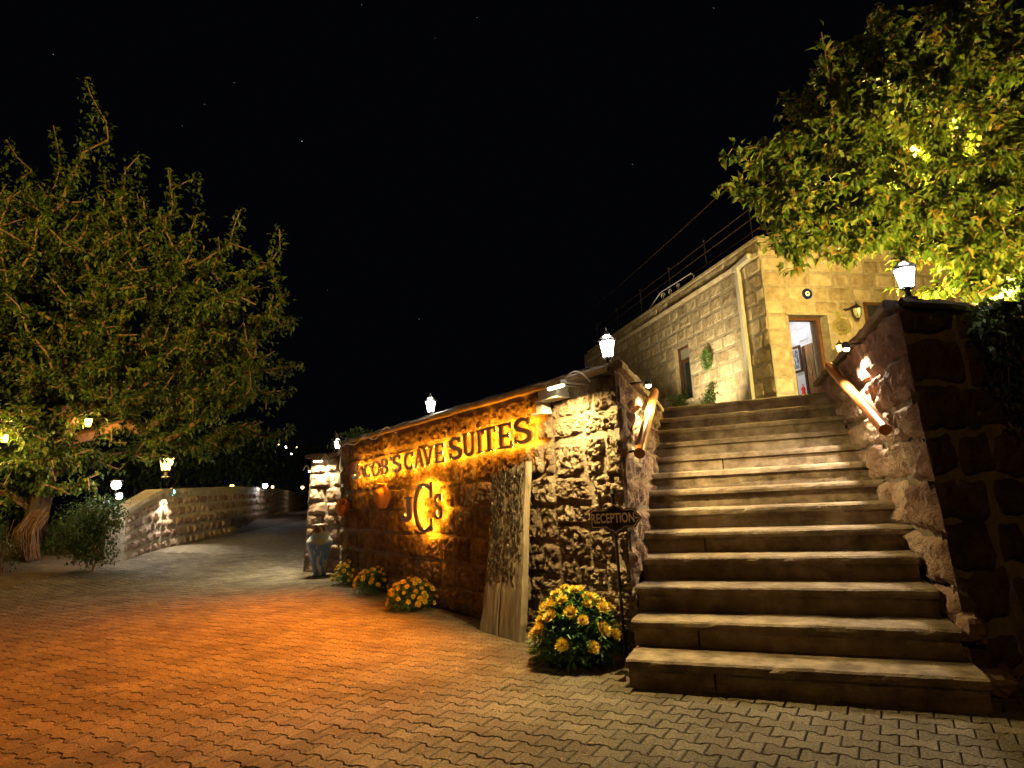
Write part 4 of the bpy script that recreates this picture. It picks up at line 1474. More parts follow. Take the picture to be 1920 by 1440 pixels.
jar2.location = tuple(on_plane(642, 966, A0 + nA * 0.10, uA))
jar2.rotation_euler = (0.25, 0.75, math.atan2(uA[1], uA[0]))
jar.scale = jar2.scale = (0.86, 0.86, 0.92)
# blue amphora
mA, nt, b = new_mat('blue_glazed_clay')
co = nd(nt, 'ShaderNodeTexCoord').outputs['Object']
sep = nd(nt, 'ShaderNodeSeparateXYZ')
nt.links.new(co, sep.inputs[0])
nz = nd(nt, 'ShaderNodeTexNoise', Scale=6.0, Detail=6.0)
nt.links.new(co, nz.inputs['Vector'])
ad = nd(nt, 'ShaderNodeMath', operation='MULTIPLY_ADD')
nt.links.new(nz.outputs['Fac'], ad.inputs[0])
ad.inputs[1].default_value = 0.10
nt.links.new(sep.outputs[2], ad.inputs[2])
mr = nd(nt, 'ShaderNodeMapRange')
mr.inputs[1].default_value, mr.inputs[2].default_value = 0.0, 0.95
nt.links.new(ad.outputs[0], mr.inputs[0])
rp = ramp(nt, [(0.0, (0.05, 0.07, 0.14)), (0.25, (0.07, 0.15, 0.42)), (0.60, (0.10, 0.25, 0.68)), (0.66, (0.50, 0.55, 0.52)), (0.72, (0.30, 0.48, 0.68)), (0.79, (0.45, 0.55, 0.62)), (0.80, (0.12, 0.055, 0.02)), (1.0, (0.16, 0.085, 0.035))])
nt.links.new(mr.outputs[0], rp.inputs[0])
mp = nd(nt, 'ShaderNodeMapping')
mp.inputs['Scale'].default_value = (15, 15, 2.0)
nt.links.new(co, mp.inputs[0])
n2 = nd(nt, 'ShaderNodeTexNoise', Scale=1.6, Detail=4.0)
nt.links.new(mp.outputs[0], n2.inputs['Vector'])
st = ramp(nt, [(0.52, (0, 0, 0)), (0.60, (1, 1, 1))])
nt.links.new(n2.outputs['Fac'], st.inputs[0])
mx = nd(nt, 'ShaderNodeMix', data_type='RGBA')
mfac = nd(nt, 'ShaderNodeMath', operation='MULTIPLY')
nt.links.new(st.outputs[0], mfac.inputs[0])
mfac.inputs[1].default_value = 0.75
nt.links.new(mfac.outputs[0], mx.inputs[0])
nt.links.new(rp.outputs[0], mx.inputs[6])
mx.inputs[7].default_value = (0.55, 0.54, 0.46, 1)
nt.links.new(mx.outputs[2], b.inputs['Base Color'])
b.inputs['Roughness'].default_value = 0.35
amp = empty('amphora', (*ground_hit(599, 1080)[:2], 0.0), 'tall blue glazed clay amphora with brown neck standing before the pier', 'amphora')
spin([(0.10, 0.0), (0.105, 0.02), (0.10, 0.05), (0.135, 0.20), (0.19, 0.42), (0.215, 0.53), (0.21, 0.575), (0.17, 0.625), (0.125, 0.665), (0.108, 0.69)], 36).build('body', mA, amp, sm=True, world=False)
spin([(0.108, 0.69), (0.104, 0.72), (0.105, 0.80), (0.112, 0.815), (0.095, 0.815), (0.085, 0.72)], 36).build('neck', mA, amp, sm=True, world=False)
MB().lathe([(0.112, 0.80), (0.128, 0.808), (0.130, 0.83), (0.118, 0.842), (0.096, 0.842), (0.092, 0.80)], 36).build('rim', mA, amp, sm=True, world=False)
amp.location.z = gh(amp.location.x, amp.location.y)

# ------------------------------------------------------------------ leaning threshing boards
pk = empty('wooden_board', fA(-0.15, 0, 0.3), 'pair of weathered joined planks leaning on the wall between sign and flowers', 'board')


def plank(u0, u1, zt0, zt1, name, seed, thick=0.055):
    """board leaning back on the wall; its foot curves forward"""
    mb = MB()
    nz, nu = 130, 16
    prof = lambda t: 0.145 + 0.13 * (1 - t) ** 1.2
    front, back = [], []
    for k in range(nz + 1):
        t = k / nz
        for i in range(nu + 1):
            a = i / nu
            zt = zt0 + (zt1 - zt0) * a
            u = u0 + (u1 - u0) * a + 0.075 * t - 0.03 + 0.012 * N3((t * 4, seed, a), 1, 3)
            if i == nu:
                u += 0.02 * math.sin(t * 5 + seed)
            z = t * zt
            gr = smooth(0.26, 0.34, t + 0.05 * N3((a * 4, seed, 2), 1, 2))
            w = (0.004 + 0.004 * gr) * N3((a * 22 * abs(u1 - u0) / 0.27 + seed, t * (3 + 4 * gr), 1), 1, 5) - 0.006 * gr
            front.append(tuple(fA(u, z, prof(t) + w)))
            back.append(tuple(fA(u, z, prof(t) - thick)))
    mb.quad_grid(front, nu, nz)
    b2 = len(mb.v)
    mb.quad_grid(back, nu, nz, flip=True)
    w = nu + 1
    for k in range(nz):
        for e in (0, nu):
            a, c = k * w + e, (k + 1) * w + e
            mb.f.append((a, c, b2 + c, b2 + a) if e == 0 else (c, a, b2 + a, b2 + c))
    for i in range(nu):
        mb.f.append((i + 1, i, b2 + i, b2 + i + 1))
        e = nz * w + i
        mb.f.append((e, e + 1, b2 + e + 1, b2 + e))
    return mb.build(name, M['old_wood'], pk), prof


plank(-0.44, -0.41, 1.05, 1.12, 'plank', 1.0)
_, prof = plank(-0.40, -0.135, 1.355, 1.385, 'plank', 4.0)
plank(-0.125, 0.175, 1.40, 1.46, 'plank', 7.0, 0.065)
mb = MB()
for k in range(620):
    a, t = rnd.random(), rnd.uniform(0.30, 0.985)
    if abs(a - 0.47) < 0.03 or (a > 0.86 and t < 0.45):
        continue
    u, z = -0.40 + 0.545 * a + 0.075 * t - 0.03, t * (1.37 + 0.07 * a)
    c = fA(u, z, prof(t) - 0.005)
    h = rnd.uniform(0.018, 0.042)
    mb.box(c, (rnd.uniform(0.004, 0.008), 0.012, h), [np.array([*uA, 0]), np.array([*nA, 0]), np.array([rnd.uniform(-.2, .2) * uA[0], rnd.uniform(-.2, .2) * uA[1], 1])])
tag(mb.build('slits_and_chips', surf('slit_and_chip', [(0.35, (0.012, 0.010, 0.008)), (0.55, (0.05, 0.042, 0.03)), (0.68, (0.40, 0.36, 0.28))], scale=34, bump=0.2), pk), kind='stuff')  # dark slivers: the shade of slots put into colour, mixed with pale chips

# ------------------------------------------------------------------ foliage builders
def add_leaf(mb, p, d, up, L, W, fold=0.25, curl=0.2):
    """a leaf of four triangles from p along d"""
    s = d.cross(up)
    if s.length < 1e-4:
        s = d.cross(Vector((1, 0, 0)))
    s.normalize()
    n = s.cross(d).normalized()
    b = len(mb.v)
    mid = p + d * L * 0.45
    mb.v += [tuple(p), tuple(mid + s * W / 2 + n * fold * W), tuple(p + d * L - n * curl * L), tuple(mid - s * W / 2 + n * fold * W), tuple(mid)]
    mb.f += [(b, b + 4, b + 1), (b + 4, b + 2, b + 1), (b, b + 3, b + 4), (b + 4, b + 3, b + 2)]


def rvec(r):
    while True:
        v = Vector((r.uniform(-1, 1), r.uniform(-1, 1), r.uniform(-1, 1)))
        if 0.05 < v.length < 1:
            return v.normalized()


def leaf_cloud(mb, c, rad, n, L, r, hollow=0.35, droop=0.3, W=0.5):
    c = Vector(tuple(map(float, c)))
    for k in range(n):
        v = rvec(r)
        q = hollow + (1 - hollow) * r.random() ** 0.6
        nz_ = 0.78 + 0.45 * N3(tuple(v * 1.7 + c * 0.3), 1.6, 2)
        p = c + Vector((v.x * rad[0], v.y * rad[1], v.z * rad[2])) * q * nz_
        d = (v * 0.6 + rvec(r) * 0.9 + Vector((0, 0, -droop))).normalized()
        add_leaf(mb, p, d, Vector((0, 0, 1)) + rvec(r) * 0.5, L * r.uniform(0.7, 1.25), L * W * r.uniform(0.8, 1.2))


def grow(trunk, attract, path_w=0.3, step=0.35, seed=1, wig=0.08):
    """connects attraction points one by one to the nearest part of the skeleton"""
    r = random.Random(seed)
    P = [np.array(q, float) for q in trunk]
    par = [-1] + list(range(len(P) - 1))
    plen = [0.0]
    for k in range(1, len(P)):
        plen.append(plen[-1] + np.linalg.norm(P[k] - P[k - 1]))
    arr = np.zeros((60000, 3))
    arr[:len(P)] = P
    pl_ = np.zeros(60000)
    pl_[:len(P)] = plen
    n = len(P)
    first = max(1, len(P) // 3)
    order = sorted(attract, key=lambda q: np.linalg.norm(np.array(q) - P[-1]))
    tips = []
    for q in order:
        q = np.array(q, float)
        d = np.linalg.norm(arr[first:n] - q, axis=1)
        k = first + int(np.argmin(d + path_w * pl_[first:n]))
        a = arr[k].copy()
        dist = np.linalg.norm(q - a)
        m = max(1, int(dist / step))
        prev = k
        bend = np.array([r.gauss(0, wig), r.gauss(0, wig), r.gauss(0, wig) - 0.05]) * dist
        for i in range(1, m + 1):
            t = i / m
            x = a + (q - a) * t + bend * t * (1 - t) * 2 + np.array([r.gauss(0, 0.012) for _ in range(3)]) * (i < m)
            arr[n] = x
            pl_[n] = pl_[prev] + np.linalg.norm(x - arr[prev])
            par.append(prev)
            prev = n
            n += 1
        tips.append(prev)
    return arr[:n], par, tips


def limb_mesh(arr, par, tips, r_tip, r_max, expo=2.35, n=5):
    N = len(arr)
    q = np.zeros(N)
    for t in tips:
        q[t] = max(q[t], r_tip ** expo)
    ch = [[] for _ in range(N)]
    for k in range(N - 1, 0, -1):
        q[par[k]] += q[k]
    rad = np.minimum(q ** (1 / expo), r_max)
    return rad


def branches(mb, arr, par, rad, keep, n=5):
    for k in range(1, len(arr)):
        if not keep(k):
            continue
        p = par[k]
        r0 = min(rad[p], rad[k] * 1.25 + 0.002)
        mb.tube([arr[p], arr[k]], [r0, rad[k]], n if rad[k] > 0.02 else 4, cap=False)


def blob_points(blobs, dens, r):
    pts = []
    for x, y, dep, rad in blobs:
        c = pt(x, y, dep)
        for k in range(int(dens * rad ** 2)):
            v = rvec(r)
            pts.append(c + np.array(v) * rad * r.random() ** 0.4 * np.array([1, 1.0, 1]))
    return pts


# ------------------------------------------------------------------ left tree
r = random.Random(11)
base = np.array([*pt(52, 1046, 12.2)[:2], 0])
base[2] = ground_z(base[0], base[1]) - 0.1
ltree = empty('garden_tree', base, 'big spreading tree with reddish branches on the left over the lane', 'tree')
trunk = [base, pt(70, 960, 12.3), pt(85, 900, 12.4), pt(100, 845, 12.4), pt(120, 790, 12.3)]
blobs = [(160, 600, 12, 2.1), (330, 600, 12, 1.7), (430, 580, 11.5, 1.15), (460, 690, 11.5, 0.85), (400, 760, 12, 1.05), (250, 770, 12.5, 1.3), (60, 500, 12.5, 1.7), (110, 700, 13, 1.6), (10, 680, 12, 1.7), (240, 440, 12.5, 1.0), (150, 380, 12.5, 0.7), (40, 400, 13, 0.9), (350, 460, 12, 0.75),
         (-80, 600, 12, 2.0), (-60, 820, 11.5, 1.4), (450, 800, 11.6, 0.6), (330, 830, 12, 0.55), (20, 820, 12.6, 0.9), (190, 850, 12.8, 0.6)]
blobs += [(60, 880, 11.6, 0.55), (140, 900, 11.9, 0.5), (100, 830, 11.6, 0.6), (40, 760, 11.4, 0.9), (200, 690, 11.2, 0.9)]
att = blob_points(blobs, 62, r)
spikes = [((150, 340), (160, 150), 12.4), ((265, 410), (262, 290), 12.2), ((330, 430), (315, 318), 12.2), ((372, 440), (366, 332), 12), ((420, 490), (452, 392), 11.8), ((495, 530), (524, 430), 11.6), ((190, 350), (203, 262), 12.4), ((55, 400), (60, 320), 12.8),
          ((12, 390), (12, 262), 12.6), ((520, 620), (552, 600), 11.4), ((520, 690), (566, 686), 11.4), ((505, 760), (546, 728), 11.4), ((120, 350), (100, 235), 12.6), ((500, 830), (548, 800), 11.5), ((455, 540), (470, 470), 11.7), ((230, 380), (235, 320), 12.3), ((80, 420), (72, 345), 12.7), ((145, 330), (182, 200), 12.3)]
spike_pts = []
for a, c, dep in spikes:
    for t in (0.35, 1.0):
        spike_pts.append(pt(a[0] + (c[0] - a[0]) * t, a[1] + (c[1] - a[1]) * t, dep))
arr, par, tips = grow(trunk, att + spike_pts, 0.28, 0.32, 5, 0.10)
rad = limb_mesh(arr, par, tips, 0.0105, 0.16)
nt_ = len(trunk)
mb = MB()
tr_r = [0.26, 0.19, 0.17, 0.15, 0.13]
nseg = 14
pts_, rr = [], []
for k in range(nt_ - 1):
    for s_ in range(3):
        t = s_ / 3
        pts_.append(trunk[k] + (trunk[k + 1] - trunk[k]) * t)
        rr.append(tr_r[k] + (tr_r[k + 1] - tr_r[k]) * t)
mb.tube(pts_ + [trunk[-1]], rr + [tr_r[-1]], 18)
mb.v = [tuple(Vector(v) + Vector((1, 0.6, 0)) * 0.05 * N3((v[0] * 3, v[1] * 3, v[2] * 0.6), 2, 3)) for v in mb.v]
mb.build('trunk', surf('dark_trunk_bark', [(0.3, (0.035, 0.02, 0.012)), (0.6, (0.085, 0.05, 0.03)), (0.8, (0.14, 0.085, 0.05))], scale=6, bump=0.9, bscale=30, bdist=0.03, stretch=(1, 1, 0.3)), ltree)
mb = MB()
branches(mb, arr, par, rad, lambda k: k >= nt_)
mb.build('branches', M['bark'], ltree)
mb = MB()
up = Vector((0, 0, 1))
tipset = set(tips)


def leaves_on(mb, arr, par, tips, r, L, per, back, W, droop, spread):
    for t in tips:
        k = t
        run = 0
        while k > 0 and run < back:
            a, b_ = Vector(arr[par[k]]), Vector(arr[k])
            seg = (b_ - a)
            ln = seg.length
            run += ln
            for _ in range(max(1, int(per * ln + r.random()))):
                p = a + seg * r.random() + rvec(r) * spread * r.random()
                d = (seg.normalized() * 0.5 + rvec(r) * 0.9 + Vector((0, 0, -droop))).normalized()
                add_leaf(mb, p, d, up + rvec(r) * 0.6, L * r.uniform(0.65, 1.25), L * W * r.uniform(0.8, 1.2))
            k = par[k]


leaves_on(mb, arr, par, tips, r, 0.122, 33, 0.85, 0.52, 0.35, 0.16)
for a, c, dep in spikes:
    for k in range(55):
        t = r.random()
        p = Vector(pt(a[0] + (c[0] - a[0]) * t, a[1] + (c[1] - a[1]) * t, dep)) + rvec(r) * 0.16 * (1.15 - t * 0.7)
        add_leaf(mb, p, (rvec(r) * 0.8 + Vector((0.5, 0.1, -0.25))).normalized(), up, 0.11 * r.uniform(0.7, 1.2), 0.055)
tag(mb.build('crown', M['leaf_left'], ltree), kind='stuff')

# added amber spot on the left tree, standing in for an unseen street lamp
aimed('tree_fill_spot', 'SPOT', (-5.5, 1.5, 6.0), (-9.2, 13.0, 7.0), 4300, (1.0, 0.68, 0.13), size=0.12, cone=66, blend=0.4)
# brush bundle leaning on the trunk
bb = pt(44, 1052, 11.6)
bb[2] = ground_z(bb[0], bb[1])
tb = empty('twig_bundle', bb, 'fan shaped bundle of dry brown twigs leaning on the big tree\'s foot', 'twigs')
mb = MB()
topb = pt(74, 965, 11.9)
for k in range(150):
    a = r.uniform(-1, 1)
    c0 = pt(46 + a * 30, 1050 + r.uniform(-4, 4) - 4 * a * a, 11.55 + r.uniform(-0.12, 0.2) + 0.2 * a * a)
    c1 = topb + np.array([r.gauss(0, 0.05) + a * 0.08, r.gauss(0, 0.05), r.uniform(-0.15, 0.12)])
    m_ = (c0 + c1) / 2 + np.array([-0.10 + r.gauss(0, 0.03), -0.05, 0.10 + r.gauss(0, 0.02)])
    mb.tube([c0, m_, c1], [0.011, 0.010, 0.005], 4, cap=False)
mb.build('twigs', M['twig'], tb)
mb = MB()
mb.tube([topb + np.array([0.11 * math.cos(t), 0.11 * math.sin(t), -0.03]) for t in np.linspace(0, 6.3, 14)], 0.015, 5)
mb.build('tie', M['bark'], tb)

# ------------------------------------------------------------------ right tree
r = random.Random(23)
rb = pt(2330, 640, 7.4)
rb[2] = 2.1
rtree = empty('terrace_tree', rb, 'leafy tree with large yellow green leaves overhanging the entrance on the right', 'tree')
trunk = [rb, rb + np.array([-0.1, 0, 0.5]), pt(2150, 540, 7.2), pt(2020, 500, 7.0), pt(1915, 468, 6.9), pt(1850, 440, 6.8), pt(1790, 405, 6.7)]
blobs = [(1650, 330, 6.5, 1.05), (1800, 210, 6.6, 1.15), (1880, 380, 6.2, 1.0), (1570, 270, 6.5, 0.7), (1510, 370, 6.3, 0.5), (1500, 270, 6.6, 0.42), (1740, 130, 6.8, 0.7), (1900, 90, 6.6, 0.9), (1800, 50, 6.8, 0.5), (1460, 420, 6.2, 0.30), (1600, 420, 6.2, 0.35),
         (1850, 500, 6.0, 0.45), (1910, 560, 5.4, 0.40), (1540, 440, 6.2, 0.28), (1790, 470, 6.1, 0.40), (1950, 250, 6.2, 0.9), (1470, 330, 6.4, 0.35), (1700, 420, 6.4, 0.5), (1650, 180, 6.8, 0.5), (1560, 200, 6.7, 0.4), (1720, 540, 6.6, 0.22), (1480, 200, 6.7, 0.2), (1610, 130, 6.8, 0.45), (1660, 70, 6.9, 0.35), (1545, 130, 6.8, 0.25), (1440, 300, 6.4, 0.3), (1400, 330, 6.2, 0.2)]
att = blob_points(blobs, 140, r)
for x, y in ((1340, 360), (1358, 300), (1375, 275), (1390, 330), (1372, 345), (1400, 300), (1430, 350), (1418, 372), (1455, 455), (1480, 470), (1500, 500), (1470, 505), (1560, 470), (1590, 480), (1650, 20), (1690, 10), (1540, 60)):
    att.append(pt(x, y, 6.2 if x < 1620 else 6.8))
arr, par, tips = grow(trunk, att, 0.22, 0.22, 9, 0.10)
rad = limb_mesh(arr, par, tips, 0.0042, 0.11)
nt_ = len(trunk)
mb = MB()
mb.tube(trunk, [0.19, 0.16, 0.13, 0.11, 0.085, 0.07, 0.055], 12)
mb.build('trunk', M['bark'], rtree)
mb = MB()
branches(mb, arr, par, rad, lambda k: k >= nt_)
mb.build('branches', M['bark'], rtree)
cloud = MB()
leaves_on(cloud, arr, par, tips, r, 0.105, 60, 0.45, 0.52, 0.55, 0.09)
# the nearest leaves are objects of their own, the rest is one mass
nl = len(cloud.v) // 5
cen = []
for k in range(nl):
    p = np.array(cloud.v[5 * k + 4]) - CAM
    dz = p @ _fw
    px, py = 960 + F_PX * (p @ _r) / dz, 720 - F_PX * (p @ _u) / dz
    cen.append((dz if (0 < px < 1920 and 0 < py < 1440) else 99, k))
near = set(k for _, k in sorted(cen)[:296])
mass = MB()
crown = None
singles = []
for k in range(nl):
    vs = cloud.v[5 * k:5 * k + 5]
    if k in near:
        singles.append(vs)
    else:
        b0 = len(mass.v)
        mass.v += vs
        mass.f += [(b0, b0 + 4, b0 + 1), (b0 + 4, b0 + 2, b0 + 1), (b0, b0 + 3, b0 + 4), (b0 + 4, b0 + 3, b0 + 2)]
crown = tag(mass.build('crown', M['leaf_right'], rtree), kind='stuff')
m_single = leaf_mat('walnut_leaf_single', [(0, (0.09, 0.13, 0.016)), (1, (0.11, 0.16, 0.02))], trans=0.4)
_nt = m_single.node_tree
_oi = nd(_nt, 'ShaderNodeObjectInfo')
_rp = [n for n in _nt.nodes if n.bl_idname == 'ShaderNodeValToRGB'][0]
e = _rp.color_ramp.elements
e[0].color, e[1].color = (0.045, 0.085, 0.010, 1), (0.19, 0.18, 0.025, 1)
_nt.links.new(_oi.outputs['Random'], _rp.inputs[0])
for vs in singles:
    mb = MB()
    mb.v = list(vs)
    mb.f = [(0, 4, 1), (4, 2, 1), (0, 3, 4), (4, 3, 2)]
    mb.build('leaf', m_single, rtree)


# ------------------------------------------------------------------ shrubs
def shrub(x, y, dep, rad, n, L, label, cat='shrub', mat='leaf_dark', ground=None, name='shrub', group=None, seed=0, stems=5):
    c = pt(x, y, dep)
    zb_ = ground if ground is not None else ground_z(c[0], c[1])
    o = empty(name, (c[0], c[1], zb_), label, cat, group)
    rr_ = random.Random(seed + 100)
    mb = MB()
    for k in range(4):
        cz = max(zb_ + 0.35 * rad[2], c[2] + rad[2] * (-0.6, 0.3, -0.2, 0.1)[k])
        leaf_cloud(mb, np.array([c[0] + rr_.uniform(-.45, .45) * rad[0], c[1] + rr_.uniform(-.3, .3) * rad[1], cz]), [q * rr_.uniform(0.6, 0.85) for q in rad], n // 4, L, rr_)
    tag(mb.build('foliage', M[mat], o), kind='stuff')
    mb = MB()
    for k in range(stems):
        e_ = c + np.array([rr_.uniform(-.6, .6) * rad[0], rr_.uniform(-.6, .6) * rad[1], rr_.uniform(-.1, .6) * rad[2]])
        mb.tube([(c[0] + rr_.uniform(-.05, .05), c[1] + rr_.uniform(-.05, .05), zb_), (np.array([c[0], c[1], zb_]) + e_) / 2 + rr_.uniform(-.05, .05), e_], [0.009, 0.006, 0.003], 5, cap=False)
    mb.build('stems', M['bark'], o)
    return o


shrub(178, 985, 11.0, (0.75, 0.5, 0.62), 4200, 0.06, 'dark green bush between the big tree and the garden wall end', seed=1)
shrub(130, 985, 12.4, (0.7, 0.6, 0.6), 1500, 0.07, 'leafy bush behind the twig bundle under the big tree', seed=2)
shrub(5, 1005, 10.6, (0.35, 0.4, 0.5), 900, 0.05, 'small dark bush at the left edge before the twig bundle', seed=3)
shrub(-10, 880, 12.5, (1.0, 0.8, 0.9), 2200, 0.09, 'sunlit looking yellow green bush at the far left under the tree', seed=4)
BG = 'dark trees beyond the garden wall'
for k, (x, y, dep, rd, n, lb) in enumerate(((400, 860, 24, (2.6, 2, 1.7), 2200, 'dark tree mass beyond the low garden wall below the crown'), (520, 870, 34, (2.6, 2, 2.2), 2000, 'dark round tree by the distant lights left of the pier'), (570, 880, 42, (2.4, 2, 2.4), 1500, 'farthest dark tree just left of the pier top'), (300, 850, 20, (2, 2, 1.6), 1600, 'dark shrubbery behind the yellow lantern on the garden wall'))):
    shrub(x, y, dep, rd, n, 0.20, lb, 'tree', name='background_tree', group=BG, seed=20 + k, ground=0.9)
c_ = shrub(655, 822, 10.6, (0.42, 0.3, 0.24), 700, 0.055, 'wispy green shrub growing behind the pier top', seed=6, ground=2.0)
shrub(1276, 752, 14.6, (0.32, 0.25, 0.26), 600, 0.06, 'low brownish plant under the hotel side window', seed=7, ground=TERR)
shrub(1332, 742, 13.4, (0.32, 0.25, 0.36), 900, 0.065, 'bright green plant at the hotel side wall beside the flood of light', seed=8, ground=TERR)
# ivy ring on the side wall
wr = empty('wreath', fS(-2.1, 3.83, 0.04), 'small round green wreath hung on the hotel side wall', 'wreath')
mb = MB()
rr_ = random.Random(5)
for k in range(420):
    a = rr_.uniform(0, 6.283)
    p = Vector(tuple(fS(-2.1 + 0.15 * math.cos(a) + rr_.gauss(0, 0.035), 3.83 + 0.17 * math.sin(a) + rr_.gauss(0, 0.035), 0.06 + rr_.uniform(0, 0.07))))
    add_leaf(mb, p, rvec(rr_), up, 0.05, 0.028)
tag(mb.build('leaves', M['leaf_mum'], wr), kind='stuff')
mb = MB()
mb.tube([fS(-2.1 + 0.15 * math.cos(a), 3.83 + 0.17 * math.sin(a), 0.06) for a in np.linspace(0, 6.283, 24)], 0.012, 5)
mb.build('ring', M['bark'], wr)
# dark foliage hanging over the black front wall
rr_ = random.Random(9)
iv = empty('climbing_plant', fF(1.2, 2.3, 0.1), 'dark leafy climber hanging over the black front wall at the right edge', 'plant')
mb = MB()
for x, y, rad_ in ((1880, 640, 0.28), (1900, 720, 0.3), (1860, 600, 0.2), (1910, 560, 0.25), (1905, 800, 0.2)):
    leaf_cloud(mb, pt(x, y, 4.25), (rad_ * 0.8, 0.12, rad_ * 0.8), 150, 0.07, rr_)
tag(mb.build('foliage', M['leaf_dark'], iv), kind='stuff')
mb = MB()
for k in range(6):
    a0 = pt(1860 + 12 * k, 570, 4.4)
    mb.tube([a0, pt(1862 + 14 * k, 660, 4.25), pt(1870 + 12 * k, 760 + 10 * k, 4.25)], [0.008, 0.006, 0.003], 4, cap=False)
mb.build('stems', M['bark'], iv)


# ------------------------------------------------------------------ chrysanthemums
def flower_mesh(seed, s=1.0, rings=((16, 1.0, -0.15), (15, 0.95, 0.25), (13, 0.85, 0.6), (11, 0.7, 0.9), (9, 0.5, 1.15), (6, 0.35, 1.4))):
    rr_ = random.Random(seed)
    mb = MB()
    for n, L, tilt in rings:
        for k in range(n):
            a = 2 * math.pi * (k + rr_.random() * 0.5) / n
            th = tilt + rr_.uniform(-0.12, 0.12)
            d = Vector((math.cos(a) * math.cos(th), math.sin(a) * math.cos(th), math.sin(th)))
            s_ = Vector((-math.sin(a), math.cos(a), 0))
            ln = 0.042 * s * L * rr_.uniform(0.85, 1.15)
            w = 0.0075 * s
            b = len(mb.v)
            tip = d * ln + Vector((0, 0, 0.008 * s))
            mb.v += [tuple(s_ * w * 0.4), tuple(-s_ * w * 0.4), tuple(d * ln * 0.6 - s_ * w), tuple(tip), tuple(d * ln * 0.6 + s_ * w)]
            mb.f.append((b, b + 1, b + 2, b + 3, b + 4))
    return mb.mesh('flower', M['petal'])


FL = [flower_mesh(k) for k in range(4)]


def mum(loc, rad, hgt, nf, fs, label, seed, leaves, lsize, lowfrac=0.15, group=None):
    rr_ = random.Random(seed)
    o = empty('chrysanthemum', loc, label, 'flowers', group)
    mb = MB()
    for k in range(leaves):
        v = rvec(rr_)
        v.z = abs(v.z)
        q = 0.35 + 0.6 * rr_.random() ** 0.7
        p = Vector((v.x * rad * q, v.y * rad * q, 0.04 + v.z * hgt * q))
        d = (v * 0.8 + rvec(rr_) * 0.7).normalized()
        add_leaf(mb, p, d, up, lsize * rr_.uniform(0.7, 1.3), lsize * 0.45)
    f_ = tag(mb.build('foliage', M['leaf_mum'], o, world=False), kind='stuff')
    mb = MB()
    for k in range(16):
        a = rr_.uniform(0, 6.28)
        q = rr_.uniform(0.3, 0.9) * rad
        mb.tube([(rr_.uniform(-.04, .04), rr_.uniform(-.04, .04), -0.02), (q * 0.5 * math.cos(a), q * 0.5 * math.sin(a), hgt * 0.5), (q * math.cos(a), q * math.sin(a), hgt * 0.8)], 0.004, 4, cap=False)
    mb.build('stems', M['leaf_mum'], o, world=False)
    ga = math.pi * (3 - math.sqrt(5))
    for k in range(nf):
        t = (k + 0.5) / nf
        if t > 0.55 and rr_.random() < 0.35:
            continue
        el = math.asin(1 - t * (0.92 - lowfrac))
        a = k * ga + rr_.uniform(-.2, .2)
        v = Vector((math.cos(a) * math.cos(el), math.sin(a) * math.cos(el), math.sin(el)))
        p = Vector((v.x * rad, v.y * rad, 0.04 + v.z * hgt)) * rr_.uniform(0.94, 1.06)
        fo = bpy.data.objects.new('flower', rr_.choice(FL))
        COL.objects.link(fo)
        fo.parent = o
        fo.location = p
        nrm = (Vector((v.x, v.y, v.z * 1.1 + 0.25)) + rvec(rr_) * 0.25).normalized()
        fo.rotation_mode = 'QUATERNION'
        fo.rotation_quaternion = nrm.to_track_quat('Z', 'Y')
        s_ = fs * rr_.uniform(0.8, 1.2)
        fo.scale = (s_, s_, s_)
    return o


mum((*(A0 + uA * 0.93 + nA * 0.29), 0.0), 0.32, 0.46, 48, 1.3, 'large yellow chrysanthemum bush at the foot of the reception sign', 1, 2300, 0.065, 0.12)
G3 = 'small chrysanthemums along the sign wall'
for (x, y), lab, sd in (((660, 1094), 'small yellow chrysanthemum nearest the blue amphora', 2), ((704, 1112), 'middle one of the three small yellow chrysanthemums by the wall', 3), ((775, 1141), 'small yellow chrysanthemum nearest the leaning planks', 4)):
    g = ground_hit(x, y)
    mum((g[0], g[1], 0.0), 0.285, 0.27, 62, 0.78, lab, sd, 900, 0.05, 0.0, G3)

# ------------------------------------------------------------------ reception sign
g = np.array([*(A0 + uA * 0.92 + nA * 0.20), 0.0])
rs = empty('reception_sign', g, 'black arrow sign reading RECEPTION on a thin iron post by the steps', 'sign')
sgn_c = pt(1153, 972, float((g - CAM) @ _fw))
bx = np.array([0.985, -0.17])
bx /= np.linalg.norm(bx)
fRS = face(sgn_c[:2], bx)
mb = MB()
mb.tube([fRS(0, 0.0, -0.02), fRS(-0.005, sgn_c[2] + 0.16, -0.02)], 0.011, 8)
mb.lathe([(0.011, 0), (0.02, 0.015), (0.001, 0.06)], 8, fRS(-0.005, sgn_c[2] + 0.16, -0.02))
mb.build('post', M['iron'], rs)
PXM = float((g - CAM) @ _fw) / F_PX / 1.0
PXM *= 1.02


def signpoly(k=0.0):
    """outline in photo-pixel units about the sign centre"""
    w, h, n = 45 - k, 17 - k, 13
    left = [(-w, -h + 3), (-w + 2, -h), (-n - 3, -h), (-n, -h - 2), (-n + 2, -h - 5), (-5, -h - 6), (0, -h - 12 + k * 0.4)]
    right = [(5, -h - 6), (n - 2, -h - 5), (n, -h - 2), (n + 3, -h), (w - 9, -h), (w - 6, -h + 3), (w - 5, -h + 7), (w + 4, 0)]
    low = left + right
    up_ = [(x, -y) for x, y in low[:-1]][::-1]
    return [(x * PXM, sgn_c[2] + y * PXM) for x, y in low + up_]


